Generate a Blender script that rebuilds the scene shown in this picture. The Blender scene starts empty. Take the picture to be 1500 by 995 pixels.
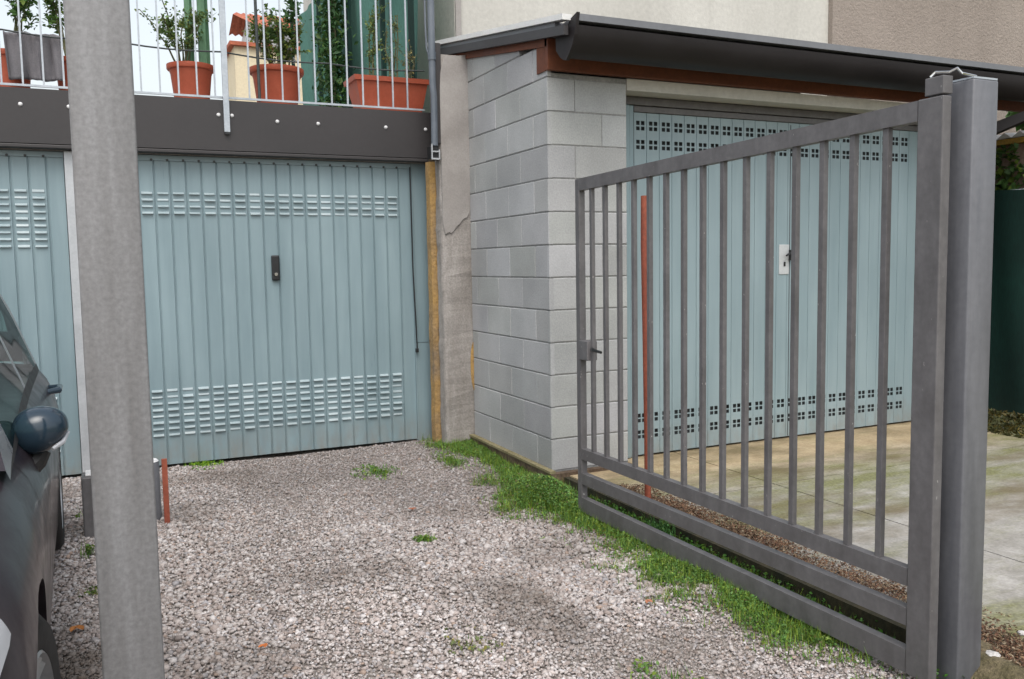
import bpy, bmesh, math, random
import numpy as np
from mathutils import Vector, Matrix, noise as mnoise
random.seed(7); rng = np.random.default_rng(11)
sc = bpy.context.scene; COL = sc.collection
R = math.radians

# ------------------------------------------------------------------ materials
def new_mat(name):
    m = bpy.data.materials.new(name); m.use_nodes = True
    nt = m.node_tree; b = nt.nodes['Principled BSDF']
    return m, nt, b
def pos_node(nt, scale=(1,1,1)):
    g = nt.nodes.new('ShaderNodeNewGeometry'); mp = nt.nodes.new('ShaderNodeMapping')
    mp.inputs['Scale'].default_value = scale
    nt.links.new(g.outputs['Position'], mp.inputs['Vector']); return mp.outputs['Vector']
def noise(nt, vec, scale, detail=5, rough=.6):
    n = nt.nodes.new('ShaderNodeTexNoise'); n.inputs['Scale'].default_value = scale
    n.inputs['Detail'].default_value = detail; n.inputs['Roughness'].default_value = rough
    nt.links.new(vec, n.inputs['Vector']); return n.outputs['Fac']
def ramp(nt, fac, stops):
    r = nt.nodes.new('ShaderNodeValToRGB'); e = r.color_ramp.elements
    while len(e) < len(stops): e.new(.5)
    for el, (p, c) in zip(e, stops):
        el.position = p; el.color = (*c, 1) if not isinstance(c, (int, float)) else (c, c, c, 1)
    nt.links.new(fac, r.inputs['Fac']); return r.outputs['Color']
def mix(nt, fac, a, b, mode='MIX'):
    m = nt.nodes.new('ShaderNodeMix'); m.data_type = 'RGBA'; m.blend_type = mode
    for sock, v in ((m.inputs[0], fac), (m.inputs[6], a), (m.inputs[7], b)):
        if hasattr(v, 'links'): nt.links.new(v, sock)
        elif isinstance(v, (int, float)): sock.default_value = v
        else: sock.default_value = (*v, 1)
    return m.outputs[2]
def bump(nt, b, h, strength=.3, dist=.01):
    n = nt.nodes.new('ShaderNodeBump'); n.inputs['Strength'].default_value = strength
    n.inputs['Distance'].default_value = dist
    nt.links.new(h, n.inputs['Height']); nt.links.new(n.outputs['Normal'], b.inputs['Normal'])
def attr(nt, name='Col'):
    a = nt.nodes.new('ShaderNodeAttribute'); a.attribute_name = name; return a.outputs['Color']

def mottled(name, c1, c2, scale=4, rough=.7, metal=0, stretch=(1,1,1), fine=60, fine_amt=.35, bstr=.15, bdist=.004, use_attr=False, rvar=0.1, coat=0, spec=.5):
    """two tones blended by broad and fine noise, with a matching bump"""
    m, nt, b = new_mat(name)
    v = pos_node(nt, stretch); n1 = noise(nt, v, scale, 6, .62); n2 = noise(nt, pos_node(nt), fine, 4, .6)
    col = ramp(nt, n1, [(.32, c1), (.68, c2)])
    f = ramp(nt, n2, [(.3, 1 - fine_amt), (.7, 1.0)])
    col = mix(nt, 1.0, col, f, 'MULTIPLY')
    if use_attr: col = mix(nt, 1.0, col, attr(nt), 'MULTIPLY')
    nt.links.new(col, b.inputs['Base Color'])
    rr = ramp(nt, n1, [(.3, max(0, rough - rvar)), (.7, min(1, rough + rvar))])
    nt.links.new(rr, b.inputs['Roughness']); b.inputs['Metallic'].default_value = metal
    b.inputs['Coat Weight'].default_value = coat; b.inputs['Coat Roughness'].default_value = .05
    b.inputs['Specular IOR Level'].default_value = spec
    if bstr: bump(nt, b, n2, bstr, bdist)
    return m

def leafy(name, tint=(1,1,1), rough=.5, transl=.25):
    m, nt, b = new_mat(name)
    col = mix(nt, 1.0, attr(nt), tint, 'MULTIPLY')
    nt.links.new(col, b.inputs['Base Color']); b.inputs['Roughness'].default_value = rough
    b.inputs['Specular IOR Level'].default_value = .3
    t = nt.nodes.new('ShaderNodeBsdfTranslucent'); nt.links.new(col, t.inputs['Color'])
    ms = nt.nodes.new('ShaderNodeMixShader'); ms.inputs[0].default_value = transl
    nt.links.new(b.outputs[0], ms.inputs[1]); nt.links.new(t.outputs[0], ms.inputs[2])
    nt.links.new(ms.outputs[0], nt.nodes['Material Output'].inputs['Surface'])
    return m

M = {}
def door_mat(name, c1, c2):
    m, nt, b = new_mat(name)
    v = pos_node(nt, (3, 3, .25)); n1 = noise(nt, v, 3, 5, .6)
    n0 = noise(nt, pos_node(nt), .9, 3, .5); n2 = noise(nt, pos_node(nt), 120, 3, .6)
    col = ramp(nt, n1, [(.3, c1), (.7, c2)])
    col = mix(nt, ramp(nt, n0, [(.4, 0), (.75, .5)]), col, [x * .78 for x in c1])
    # dust splashed up the foot of the door
    sep = nt.nodes.new('ShaderNodeSeparateXYZ'); nt.links.new(pos_node(nt), sep.inputs[0])
    mr = nt.nodes.new('ShaderNodeMapRange'); mr.inputs['From Min'].default_value = .28; mr.inputs['From Max'].default_value = 0
    nt.links.new(sep.outputs['Z'], mr.inputs['Value'])
    mu = nt.nodes.new('ShaderNodeMath'); mu.operation = 'MULTIPLY'; nt.links.new(mr.outputs[0], mu.inputs[0])
    nt.links.new(ramp(nt, noise(nt, pos_node(nt, (1,1,.4)), 14, 5, .7), [(.35, 0), (.7, .75)]), mu.inputs[1])
    col = mix(nt, mu.outputs[0], col, (.22, .2, .17))
    nt.links.new(col, b.inputs['Base Color'])
    nt.links.new(ramp(nt, n1, [(.3, .27), (.7, .44)]), b.inputs['Roughness'])
    nd = noise(nt, pos_node(nt, (1, 1, .6)), 2.6, 3, .5)      # slight oil-canning of the thin sheet
    bn = nt.nodes.new('ShaderNodeBump'); bn.inputs['Strength'].default_value = .25; bn.inputs['Distance'].default_value = .03
    nt.links.new(nd, bn.inputs['Height']); b2 = nt.nodes.new('ShaderNodeBump'); b2.inputs['Strength'].default_value = .05; b2.inputs['Distance'].default_value = .002
    nt.links.new(n2, b2.inputs['Height']); nt.links.new(bn.outputs['Normal'], b2.inputs['Normal']); nt.links.new(b2.outputs['Normal'], b.inputs['Normal'])
    return m
M['door'] = door_mat('door_paint', (.195, .272, .300), (.255, .342, .370))
M['door_pale'] = door_mat('door_paint_pale', (.225, .302, .328), (.285, .365, .392))
M['door_louvre'] = door_mat('door_paint_skylit', (.27, .345, .365), (.40, .47, .49))  # paler door paint; sky highlights on the louvres are put into its colour
M['concrete'] = mottled('pillar_concrete', (.25, .225, .20), (.42, .39, .365), 3, .85, stretch=(3, 3, .6), fine=70, fine_amt=.3, bstr=.4, bdist=.006)
M['plaster'] = mottled('plaster_patch', (.29, .268, .25), (.415, .39, .37), 3.2, .85, fine=90, fine_amt=.15, bstr=.3)
M['block'] = mottled('block_grey', (.34, .348, .35), (.465, .472, .475), 1.6, .8, fine=95, fine_amt=.22, bstr=.4, bdist=.003, use_attr=True)
M['mortar'] = mottled('mortar', (.24, .24, .235), (.34, .34, .33), 9, .9)
M['post'] = mottled('weathered_grey_steel', (.185, .182, .182), (.265, .265, .27), 2.2, .55, stretch=(9, 9, .55), fine=85, fine_amt=.30, bstr=.12, bdist=.002, spec=.4)
M['gate'] = mottled('gate_grey_paint', (.104, .099, .101), (.152, .146, .149), 6, .5, stretch=(2, 2, .8), fine=40, fine_amt=.2, bstr=.08, bdist=.002)
_nt = M['gate'].node_tree; _b = _nt.nodes['Principled BSDF']; _l = _b.inputs['Base Color'].links[0].from_socket
_ch = ramp(_nt, noise(_nt, pos_node(_nt, (1, 1, .45)), 75, 2, .5), [(.735, 0), (.765, .7)])
_nt.links.new(mix(_nt, _ch, _l, (.42, .40, .39)), _b.inputs['Base Color'])
M['gate_post'] = mottled('gate_post_grey_paint', (.105, .108, .12), (.155, .158, .172), 6, .45, stretch=(3, 3, .35), fine=40, fine_amt=.15, bstr=.06, bdist=.002)
M['fascia'] = mottled('dark_brown_sheet_metal', (.030, .027, .028), (.040, .036, .037), 1.5, .5, fine=30, fine_amt=.1, bstr=.03)
M['gutter'] = mottled('dark_gutter_metal', (.015, .0125, .0135), (.022, .0185, .0195), 2, .5, fine=30, fine_amt=.1, bstr=.02, spec=.3)
M['flash'] = mottled('grey_flashing', (.13, .135, .145), (.18, .185, .2), 2, .4, fine=30, fine_amt=.1, bstr=.02)
M['white_flash'] = mottled('white_flashing', (.7, .7, .68), (.8, .8, .78), 3, .5, bstr=.02, fine_amt=.1)
M['orange'] = mottled('red_primed_board', (.12, .034, .014), (.19, .058, .024), 4, .7, fine=30, fine_amt=.3, stretch=(.4, 1, 2))
M['galv'] = mottled('galvanised_steel', (.40, .44, .48), (.5, .54, .58), 12, .42, metal=.35, fine=60, fine_amt=.15, bstr=.04)
M['alu'] = mottled('aluminium_frame', (.42, .44, .46), (.52, .54, .56), 5, .4, metal=.2, fine_amt=.1, bstr=.02)
M['pipe'] = mottled('grey_pipe', (.10, .12, .145), (.15, .17, .2), 5, .4, fine_amt=.1, bstr=.02)
M['terracotta'] = mottled('terracotta_plastic', (.42, .085, .04), (.50, .115, .06), 6, .55, fine=40, fine_amt=.12, bstr=.05)
M['soil'] = mottled('potting_soil', (.03, .02, .013), (.07, .05, .03), 20, .95)
M['stem'] = mottled('plant_stem', (.10, .12, .05), (.17, .15, .08), 20, .8)
M['cactus'] = mottled('cactus_skin', (.08, .19, .10), (.15, .30, .17), 10, .6, stretch=(1,1,.3), fine=50, fine_amt=.2)
M['black'] = mottled('black_plastic', (.012, .013, .014), (.02, .021, .023), 10, .4, bstr=.02)
M['dark'] = mottled('dark_interior', (.045, .052, .056), (.065, .072, .076), 10, .9, bstr=0)
M['yellow'] = mottled('yellow_foam', (.26, .19, .12), (.52, .31, .09), 2, .9, stretch=(2, 2, 1.2), fine=50, fine_amt=.4, bstr=.6, bdist=.01)
M['rust'] = mottled('red_oxide_steel', (.24, .055, .03), (.36, .095, .05), 8, .65, fine=50, fine_amt=.3, stretch=(1,1,.4))
M['cloth'] = mottled('grey_cloth', (.14, .135, .145), (.2, .19, .205), 6, .95, fine=120, fine_amt=.25)
M['chrome'] = mottled('bright_metal', (.6, .6, .6), (.7, .7, .7), 10, .2, metal=1, bstr=0, fine_amt=.1)
M['white'] = mottled('white_plastic', (.62, .62, .62), (.74, .74, .74), 10, .5, bstr=.02, fine_amt=.08)
M['steel_plate'] = mottled('pale_lock_plate', (.5, .53, .54), (.6, .62, .63), 10, .4, metal=.2, bstr=.02, fine_amt=.1)
M['wire'] = mottled('dark_cable', (.03, .04, .04), (.06, .07, .07), 10, .6, bstr=0)
M['leaf'] = leafy('leaf'); M['weed'] = leafy('weed_leaf', rough=.45, transl=.3)
M['net'] = None
def net_mat(name, c1, c2, weave=220):
    m, nt, b = new_mat(name)
    v = pos_node(nt); n1 = noise(nt, v, 1.2, 4, .55)
    col = ramp(nt, n1, [(.3, c1), (.7, c2)])
    n2 = noise(nt, pos_node(nt, (1, 1, .1)), weave, 2, .5)
    col = mix(nt, 1.0, col, ramp(nt, n2, [(.35, .7), (.65, 1.0)]), 'MULTIPLY')
    nt.links.new(col, b.inputs['Base Color']); b.inputs['Roughness'].default_value = .8
    t = nt.nodes.new('ShaderNodeBsdfTranslucent'); nt.links.new(col, t.inputs['Color'])
    ms = nt.nodes.new('ShaderNodeMixShader'); ms.inputs[0].default_value = .3
    nt.links.new(b.outputs[0], ms.inputs[1]); nt.links.new(t.outputs[0], ms.inputs[2])
    nt.links.new(ms.outputs[0], nt.nodes['Material Output'].inputs['Surface'])
    return m
M['net'] = net_mat('green_shade_net', (.08, .21, .17), (.13, .30, .25))
M['net_dark'] = net_mat('dark_green_shade_net', (.003, .026, .021), (.007, .050, .039), 140)

def wall_mat(name, c1, c2, grain=35, bs=.5):
    m, nt, b = new_mat(name)
    n1 = noise(nt, pos_node(nt, (1, 1, .7)), .9, 6, .6); n2 = noise(nt, pos_node(nt), grain, 6, .65)
    n3 = noise(nt, pos_node(nt, (2.5, 2.5, .18)), 1.6, 5, .6)
    col = ramp(nt, n1, [(.3, c1), (.7, c2)])
    col = mix(nt, ramp(nt, n3, [(.5, 0), (.8, .4)]), col, [x * .75 for x in c1])
    col = mix(nt, 1.0, col, ramp(nt, n2, [(.25, .82), (.7, 1.0)]), 'MULTIPLY')
    nt.links.new(col, b.inputs['Base Color']); b.inputs['Roughness'].default_value = .92
    bump(nt, b, n2, bs, .02); return m
M['stucco'] = wall_mat('cream_render', (.50, .485, .44), (.60, .585, .535), 25, .2)
M['stucco_pink'] = wall_mat('rough_brown_pink_render', (.285, .24, .205), (.35, .30, .26), 40, .9)
M['cream'] = wall_mat('pale_yellow_render', (.72, .62, .42), (.78, .69, .5), 20, .2)
M['rooftile'] = mottled('red_roof_tile', (.42, .11, .06), (.55, .17, .09), 3, .85, fine=12, fine_amt=.4)
M['bark'] = mottled('bark', (.09, .07, .05), (.16, .13, .1), 12, .95)
M['hedge_wall'] = mottled('weathered_brick', (.30, .19, .14), (.52, .40, .32), 6, .9, fine=25, fine_amt=.5)
M['ochre'] = mottled('ochre_board', (.55, .33, .06), (.62, .4, .1), 5, .7)

# car
def paint():
    m, nt, b = new_mat('dark_grey_car_paint')
    n = noise(nt, pos_node(nt), 900, 2, .5)
    nt.links.new(ramp(nt, n, [(.3, (.019, .0145, .0185)), (.7, (.032, .025, .031))]), b.inputs['Base Color'])
    d = noise(nt, pos_node(nt), 3.5, 6, .7)     # road dust dulls the gloss in places
    nt.links.new(ramp(nt, d, [(.4, .30), (.7, .5)]), b.inputs['Roughness'])
    b.inputs['Metallic'].default_value = 0; b.inputs['Specular IOR Level'].default_value = .28; b.inputs['Coat Weight'].default_value = .22; b.inputs['Coat Roughness'].default_value = .08; b.inputs['Coat IOR'].default_value = 1.35
    return m
M['paint'] = paint()
def glass(name, col, rough=.03):
    m, nt, b = new_mat(name)
    b.inputs['Base Color'].default_value = (*col, 1); b.inputs['Roughness'].default_value = rough
    b.inputs['Specular IOR Level'].default_value = .5
    return m
M['glass'] = glass('tinted_car_glass', (.012, .022, .02))
_nt = M['glass'].node_tree; _t = _nt.nodes.new('ShaderNodeBsdfTransparent'); _t.inputs[0].default_value = (.62, .78, .74, 1)
_ms = _nt.nodes.new('ShaderNodeMixShader'); _ms.inputs[0].default_value = .62
_nt.links.new(_nt.nodes['Principled BSDF'].outputs[0], _ms.inputs[1]); _nt.links.new(_t.outputs[0], _ms.inputs[2]); _nt.links.new(_ms.outputs[0], _nt.nodes['Material Output'].inputs['Surface'])
M['lamp'] = glass('clear_lamp_lens', (.42, .43, .45))
M['mirror_shell'] = glass('glossy_mirror_shell', (.02, .037, .055), .13)
M['tyre'] = mottled('tyre_rubber', (.012, .012, .012), (.022, .021, .02), 20, .8, fine=80, fine_amt=.2)
M['rim'] = mottled('silver_rim', (.45, .46, .47), (.55, .56, .57), 10, .35, metal=.6, bstr=0, fine_amt=.1)
M['seal'] = mottled('rubber_seal', (.015, .014, .015), (.025, .022, .022), 10, .6, bstr=0)
M['trim'] = mottled('grey_pillar_trim', (.20, .21, .22), (.26, .27, .28), 8, .3, bstr=.02, fine_amt=.1)

# ground
def gravel_ground():
    m, nt, b = new_mat('packed_gravel_soil')
    v = pos_node(nt); n = noise(nt, v, 2.2, 6, .6)
    vo = nt.nodes.new('ShaderNodeTexVoronoi'); vo.inputs['Scale'].default_value = 70; nt.links.new(v, vo.inputs['Vector'])
    c = ramp(nt, n, [(.3, (.13, .105, .085)), (.7, (.24, .205, .175))])
    s = nt.nodes.new('ShaderNodeSeparateColor'); nt.links.new(vo.outputs['Color'], s.inputs[0])
    c2 = ramp(nt, s.outputs[0], [(0, (.12, .1, .085)), (.45, (.3, .27, .245)), (1, (.5, .46, .43))])
    c = mix(nt, .6, c, c2)
    nt.links.new(c, b.inputs['Base Color']); b.inputs['Roughness'].default_value = .9
    bump(nt, b, vo.outputs['Distance'], .6, .012); return m
M['ground'] = gravel_ground()
def stone_mat():
    m, nt, b = new_mat('gravel_stone')
    n = noise(nt, pos_node(nt), 160, 3, .6)
    nt.links.new(mix(nt, 1.0, attr(nt), ramp(nt, n, [(.3, .8), (.7, 1.0)]), 'MULTIPLY'), b.inputs['Base Color'])
    b.inputs['Roughness'].default_value = .75; return m
M['stone'] = stone_mat()
def slab_mat():
    m, nt, b = new_mat('mossy_concrete_slab')
    v = pos_node(nt); n1 = noise(nt, pos_node(nt, (.6, 1.3, 1)), 1.1, 7, .65); n2 = noise(nt, v, 6, 6, .7); n3 = noise(nt, v, 55, 5, .65)
    n4 = noise(nt, pos_node(nt, (.5, 1.6, 1)), 2.3, 6, .7)
    c = ramp(nt, n2, [(.3, (.26, .245, .215)), (.7, (.47, .45, .42))])
    sep = nt.nodes.new('ShaderNodeSeparateXYZ'); nt.links.new(v, sep.inputs[0])
    # sandy dirt washed against the door
    mr = nt.nodes.new('ShaderNodeMapRange'); mr.inputs['From Min'].default_value = 4.0; mr.inputs['From Max'].default_value = 4.7
    nt.links.new(sep.outputs['Y'], mr.inputs['Value'])
    mr2 = nt.nodes.new('ShaderNodeMapRange'); mr2.inputs['From Min'].default_value = 1.4; mr2.inputs['From Max'].default_value = 5.2
    nt.links.new(sep.outputs['Y'], mr2.inputs['Value'])
    c = mix(nt, mr.outputs[0], c, ramp(nt, n2, [(.3, (.34, .25, .14)), (.7, (.55, .44, .28))]))
    yz = ramp(nt, mr2.outputs[0], [(0, .36), (.16, .24), (.30, .02), (.44, .05), (.58, .22), (.78, .19), (.92, 0)])
    ad = nt.nodes.new('ShaderNodeMath'); ad.operation = 'ADD'; nt.links.new(n4, ad.inputs[0]); nt.links.new(yz, ad.inputs[1])
    c = mix(nt, ramp(nt, ad.outputs[0], [(.56, 0), (.80, .85)]), c, ramp(nt, n3, [(.3, (.11, .12, .03)), (.7, (.24, .24, .08))]))
    c = mix(nt, ramp(nt, n1, [(.49, 0), (.64, .8)]), c, (.15, .115, .055))
    c = mix(nt, 1.0, c, ramp(nt, n3, [(.3, .7), (.7, 1.0)]), 'MULTIPLY')
    nt.links.new(c, b.inputs['Base Color']); b.inputs['Roughness'].default_value = .88
    bump(nt, b, n3, .4, .008); return m
M['slab'] = slab_mat()
M['moss_edge'] = mottled('mossy_wet_edge', (.022, .026, .012), (.075, .06, .03), 9, .95, stretch=(1, 1, .25), fine=40, fine_amt=.5, bstr=.6, bdist=.01)
M['foundation'] = mottled('dirty_foundation', (.10, .06, .035), (.2, .15, .1), 5, .95, fine=40, fine_amt=.5, bstr=.6, bdist=.01)
M['ledge'] = mottled('mossy_ledge', (.22, .19, .09), (.32, .28, .16), 8, .95, fine=40, fine_amt=.4, bstr=.4)
M['bank'] = mottled('dry_mossy_soil', (.10, .085, .035), (.24, .19, .12), 9, .95, fine=70, fine_amt=.5, bstr=.8, bdist=.015)
M['litter'] = leafy('dead_leaf_litter', rough=.8, transl=.05)

# ------------------------------------------------------------------ mesh builder
class MB:
    def __init__(self): self.v = []; self.f = []; self.mi = []; self.col = []; self.cur = 0; self.c = (1, 1, 1)
    def add(self, vs, fs):
        o = len(self.v); self.v += [tuple(p) for p in vs]; self.col += [self.c] * len(vs)
        self.f += [tuple(i + o for i in f) for f in fs]; self.mi += [self.cur] * len(fs); return self
    def box(self, x0, x1, y0, y1, z0, z1, bev=0):
        if bev:
            bm = bmesh.new(); bmesh.ops.create_cube(bm, size=1)
            for q in bm.verts: q.co = Vector(((x0+x1)/2 + q.co.x*(x1-x0), (y0+y1)/2 + q.co.y*(y1-y0), (z0+z1)/2 + q.co.z*(z1-z0)))
            bmesh.ops.bevel(bm, geom=bm.edges[:], offset=bev, segments=2, affect='EDGES', profile=.5)
            bm.verts.index_update(); self.add([q.co for q in bm.verts], [[q.index for q in f.verts] for f in bm.faces]); bm.free(); return self
        vs = [(x, y, z) for z in (z0, z1) for y in (y0, y1) for x in (x0, x1)]
        return self.add(vs, [(0,2,3,1),(4,5,7,6),(0,1,5,4),(2,6,7,3),(0,4,6,2),(1,3,7,5)])
    def tube(self, pts, r, n=8, cap=True):
        pts = [Vector(p) for p in pts]; rs = r if isinstance(r, (list, tuple)) else [r]*len(pts)
        vs = []; fs = []; prev = None
        for i, p in enumerate(pts):
            d = (pts[min(i+1, len(pts)-1)] - pts[max(i-1, 0)]).normalized()
            a = prev if prev else (Vector((1,0,0)) if abs(d.x) < .9 else Vector((0,1,0)))
            a = (a - d*a.dot(d)).normalized(); prev = a; b = d.cross(a)
            vs += [p + (a*math.cos(2*math.pi*k/n) + b*math.sin(2*math.pi*k/n))*rs[i] for k in range(n)]
        for i in range(len(pts)-1):
            for k in range(n): fs.append((i*n+k, i*n+(k+1) % n, (i+1)*n+(k+1) % n, (i+1)*n+k))
        if cap: fs += [tuple(range(n-1, -1, -1)), tuple((len(pts)-1)*n+k for k in range(n))]
        return self.add(vs, fs)
    def lathe(self, prof, c=(0,0,0), n=32, axis='Z'):
        vs = []; fs = []
        for r, h in prof:
            for k in range(n):
                a = 2*math.pi*k/n
                vs.append((c[0]+r*math.cos(a), c[1]+r*math.sin(a), c[2]+h) if axis == 'Z' else (c[0]+h, c[1]+r*math.cos(a), c[2]+r*math.sin(a)))
        for i in range(len(prof)-1):
            for k in range(n): fs.append((i*n+k, i*n+(k+1) % n, (i+1)*n+(k+1) % n, (i+1)*n+k))
        return self.add(vs, fs)
    def prism(self, poly, x0, x1):      # polygon in (y,z) extruded along x
        n = len(poly)
        vs = [(x0, y, z) for y, z in poly] + [(x1, y, z) for y, z in poly]
        fs = [(k, (k+1) % n, n+(k+1) % n, n+k) for k in range(n)] + [tuple(range(n-1, -1, -1)), tuple(range(n, 2*n))]
        return self.add(vs, fs)
    def build(self, name, mat, parent=None, smooth=False, loc=None, colors=False, angle=35):
        me = bpy.data.meshes.new(name); o0 = Vector(loc) if loc else Vector((0,0,0))
        me.from_pydata([tuple(Vector(p) - o0) for p in self.v], [], self.f)
        for m in (mat if isinstance(mat, list) else [mat]): me.materials.append(m)
        if isinstance(mat, list): me.polygons.foreach_set('material_index', self.mi)
        if colors:
            a = me.color_attributes.new('Col', 'FLOAT_COLOR', 'POINT')
            a.data.foreach_set('color', np.c_[np.array(self.col), np.ones(len(self.col))].astype(np.float32).ravel())
        bm = bmesh.new(); bm.from_mesh(me); bmesh.ops.recalc_face_normals(bm, faces=bm.faces); bm.to_mesh(me); bm.free()
        if smooth:
            me.polygons.foreach_set('use_smooth', [True]*len(me.polygons))
            me.set_sharp_from_angle(angle=R(angle))
        ob = bpy.data.objects.new(name, me); COL.objects.link(ob)
        if loc: ob.location = o0
        if parent is not None:
            ob.parent = parent
            w = Vector(parent.location); q = parent.parent
            while q is not None: w += Vector(q.location); q = q.parent
            ob.location = o0 - w
        return ob
def tag(o, label=None, cat=None, group=None, kind=None):
    if label: o['label'] = label
    if cat: o['category'] = cat
    if group: o['group'] = group
    if kind: o['kind'] = kind
    return o
def empty(name, loc, label, cat, group=None):
    o = bpy.data.objects.new(name, None); COL.objects.link(o); o.location = loc; o.empty_display_size = .1
    return tag(o, label, cat, group)
def np_mesh(name, V, F, mat, cols=None, smooth=False):
    """V (n,3), F (m,k) same-size faces"""
    me = bpy.data.meshes.new(name); k = F.shape[1]
    me.vertices.add(len(V)); me.vertices.foreach_set('co', V.astype(np.float32).ravel())
    me.loops.add(F.size); me.loops.foreach_set('vertex_index', F.astype(np.int32).ravel())
    me.polygons.add(len(F)); me.polygons.foreach_set('loop_start', np.arange(0, F.size, k, dtype=np.int32))
    me.polygons.foreach_set('loop_total', np.full(len(F), k, dtype=np.int32))
    me.update(calc_edges=True)
    if cols is not None:
        a = me.color_attributes.new('Col', 'FLOAT_COLOR', 'POINT')
        a.data.foreach_set('color', np.c_[cols, np.ones(len(cols))].astype(np.float32).ravel())
    if smooth: me.polygons.foreach_set('use_smooth', [True]*len(me.polygons))
    me.materials.append(mat); ob = bpy.data.objects.new(name, me); COL.objects.link(ob); return ob

def sstep(a, b, x):
    t = np.clip((x-a)/(b-a), 0, 1); return t*t*(3-2*t)
def vnoise(X, Y, s, seed=0):
    """smooth value noise, vectorised"""
    rr = np.random.default_rng(seed).random((64, 64))
    x = X*s + 1000; y = Y*s + 1000; i = np.floor(x).astype(int); j = np.floor(y).astype(int); u = x-i; v = y-j
    u = u*u*(3-2*u); v = v*v*(3-2*v); g = lambda a, b: rr[a % 64, b % 64]
    return (g(i, j)*(1-u)+g(i+1, j)*u)*(1-v)+(g(i, j+1)*(1-u)+g(i+1, j+1)*u)*v
def ground_z(X, Y):
    X = np.asarray(X, float); Y = np.asarray(Y, float)
    z = -.055*sstep(1.0, 2.3, X)*(1-sstep(4.6, 6.2, Y))
    near = sstep(-6, -2, X)*(1-sstep(4, 8, X))*sstep(-4, 0, Y)
    return z + near*(.022*(vnoise(X, Y, 1.6, 3)-.5) + .012*(vnoise(X, Y, 5, 4)-.5))

# ------------------------------------------------------------------ ground
xs = np.unique(np.r_[np.linspace(-70, -2, 18), np.linspace(-2, 3, 84), np.linspace(3, 70, 18)])
ys = np.unique(np.r_[np.linspace(-70, .5, 18), np.linspace(.5, 7, 108), np.linspace(7, 90, 20)])
GX, GY = np.meshgrid(xs, ys); GZ = ground_z(GX, GY) - .012
GZ = np.where(GX > 2.6, -.10, GZ)
V = np.c_[GX.ravel(), GY.ravel(), GZ.ravel()]; nx = len(xs)
idx = np.arange(len(V)).reshape(GX.shape)
F = np.c_[idx[:-1, :-1].ravel(), idx[:-1, 1:].ravel(), idx[1:, 1:].ravel(), idx[1:, :-1].ravel()]
tag(np_mesh('gravel_yard', V, F, M['ground'], smooth=True), kind='structure')

# gravel stones: convex jittered icosahedra, one "stuff" mesh
def ico():
    bm = bmesh.new(); bmesh.ops.create_icosphere(bm, subdivisions=1, radius=1)
    v = np.array([p.co[:] for p in bm.verts]); bm.faces.ensure_lookup_table()
    f = np.array([[q.index for q in fc.verts] for fc in bm.faces]); bm.free(); return v, f
def weed_density(X, Y):
    """how weedy the strip beside the gate and block wall is (0..1)"""
    ly = np.array([1.2, 2.1, 2.46, 2.85, 3.4, 4.17, 4.6, 5.3, 5.65, 6.2, 6.7])
    lx = np.array([2.6, 2.36, 2.10, 2.06, 2.13, 2.14, 2.03, 2.22, 2.10, 2.25, 2.22])
    left = np.interp(Y, ly, lx) + .05 + .24*(vnoise(X, Y, 5, 21)-.5)
    d = sstep(-.12, .34, X-left)*(1-sstep(2.56, 2.66, X))*sstep(1.95, 2.4, Y)*(1-sstep(6.45, 6.62, Y))
    thin = .08 + .92*sstep(.37, .68, vnoise(X, Y, 6, 9)*.6+vnoise(X, Y, 14, 10)*.4 + .25*sstep(.1, .3, X-left))
    return d*thin
iv, iff = ico(); n_st = 230000
SX = rng.uniform(-1.1, 2.56, n_st*2); SY = 1.2 + (6.6-1.2)*rng.random(n_st*2)**1.15
keep = rng.random(n_st*2) > .75*weed_density(SX, SY)
SX = SX[keep][:n_st]; SY = SY[keep][:n_st]; n_st = len(SX)
size = np.clip(rng.lognormal(math.log(.0044), .46, n_st), .0022, .016)
big = vnoise(SX, SY, .9, 5); size *= .85+.45*sstep(.45, .7, big)*(1-sstep(3.5, 5.5, SY))+.28*(1-sstep(.2, .9, SX))
sv = np.stack([size*rng.uniform(.8, 1.45, n_st), size*rng.uniform(.75, 1.1, n_st), size*rng.uniform(.5, .85, n_st)], 1)
P = iv[None]*(1+rng.uniform(-.22, .22, (n_st, len(iv), 1)))*sv[:, None, :]
a = rng.uniform(0, 2*math.pi, n_st); t = rng.normal(0, .35, n_st)
ct, st = np.cos(t)[:, None], np.sin(t)[:, None]; y = P[..., 1]*ct-P[..., 2]*st; z = P[..., 1]*st+P[..., 2]*ct
ca, sa = np.cos(a)[:, None], np.sin(a)[:, None]; x2 = P[..., 0]*ca-y*sa; y2 = P[..., 0]*sa+y*ca
P = np.stack([x2+SX[:, None], y2+SY[:, None], z+(ground_z(SX, SY)-.004+.25*size)[:, None]], -1)
pal = np.array([(.60,.57,.54), (.52,.47,.43), (.44,.38,.345), (.36,.30,.265), (.28,.225,.19), (.36,.36,.37), (.70,.68,.66), (.42,.30,.22), (.17,.145,.13)])
pal = pal*.72+.28*np.array((.43, .385, .36))
pc = pal[rng.choice(len(pal), n_st, p=[.2, .21, .18, .13, .08, .07, .08, .025, .025])]*rng.uniform(.85, 1.12, (n_st, 1))
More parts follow.
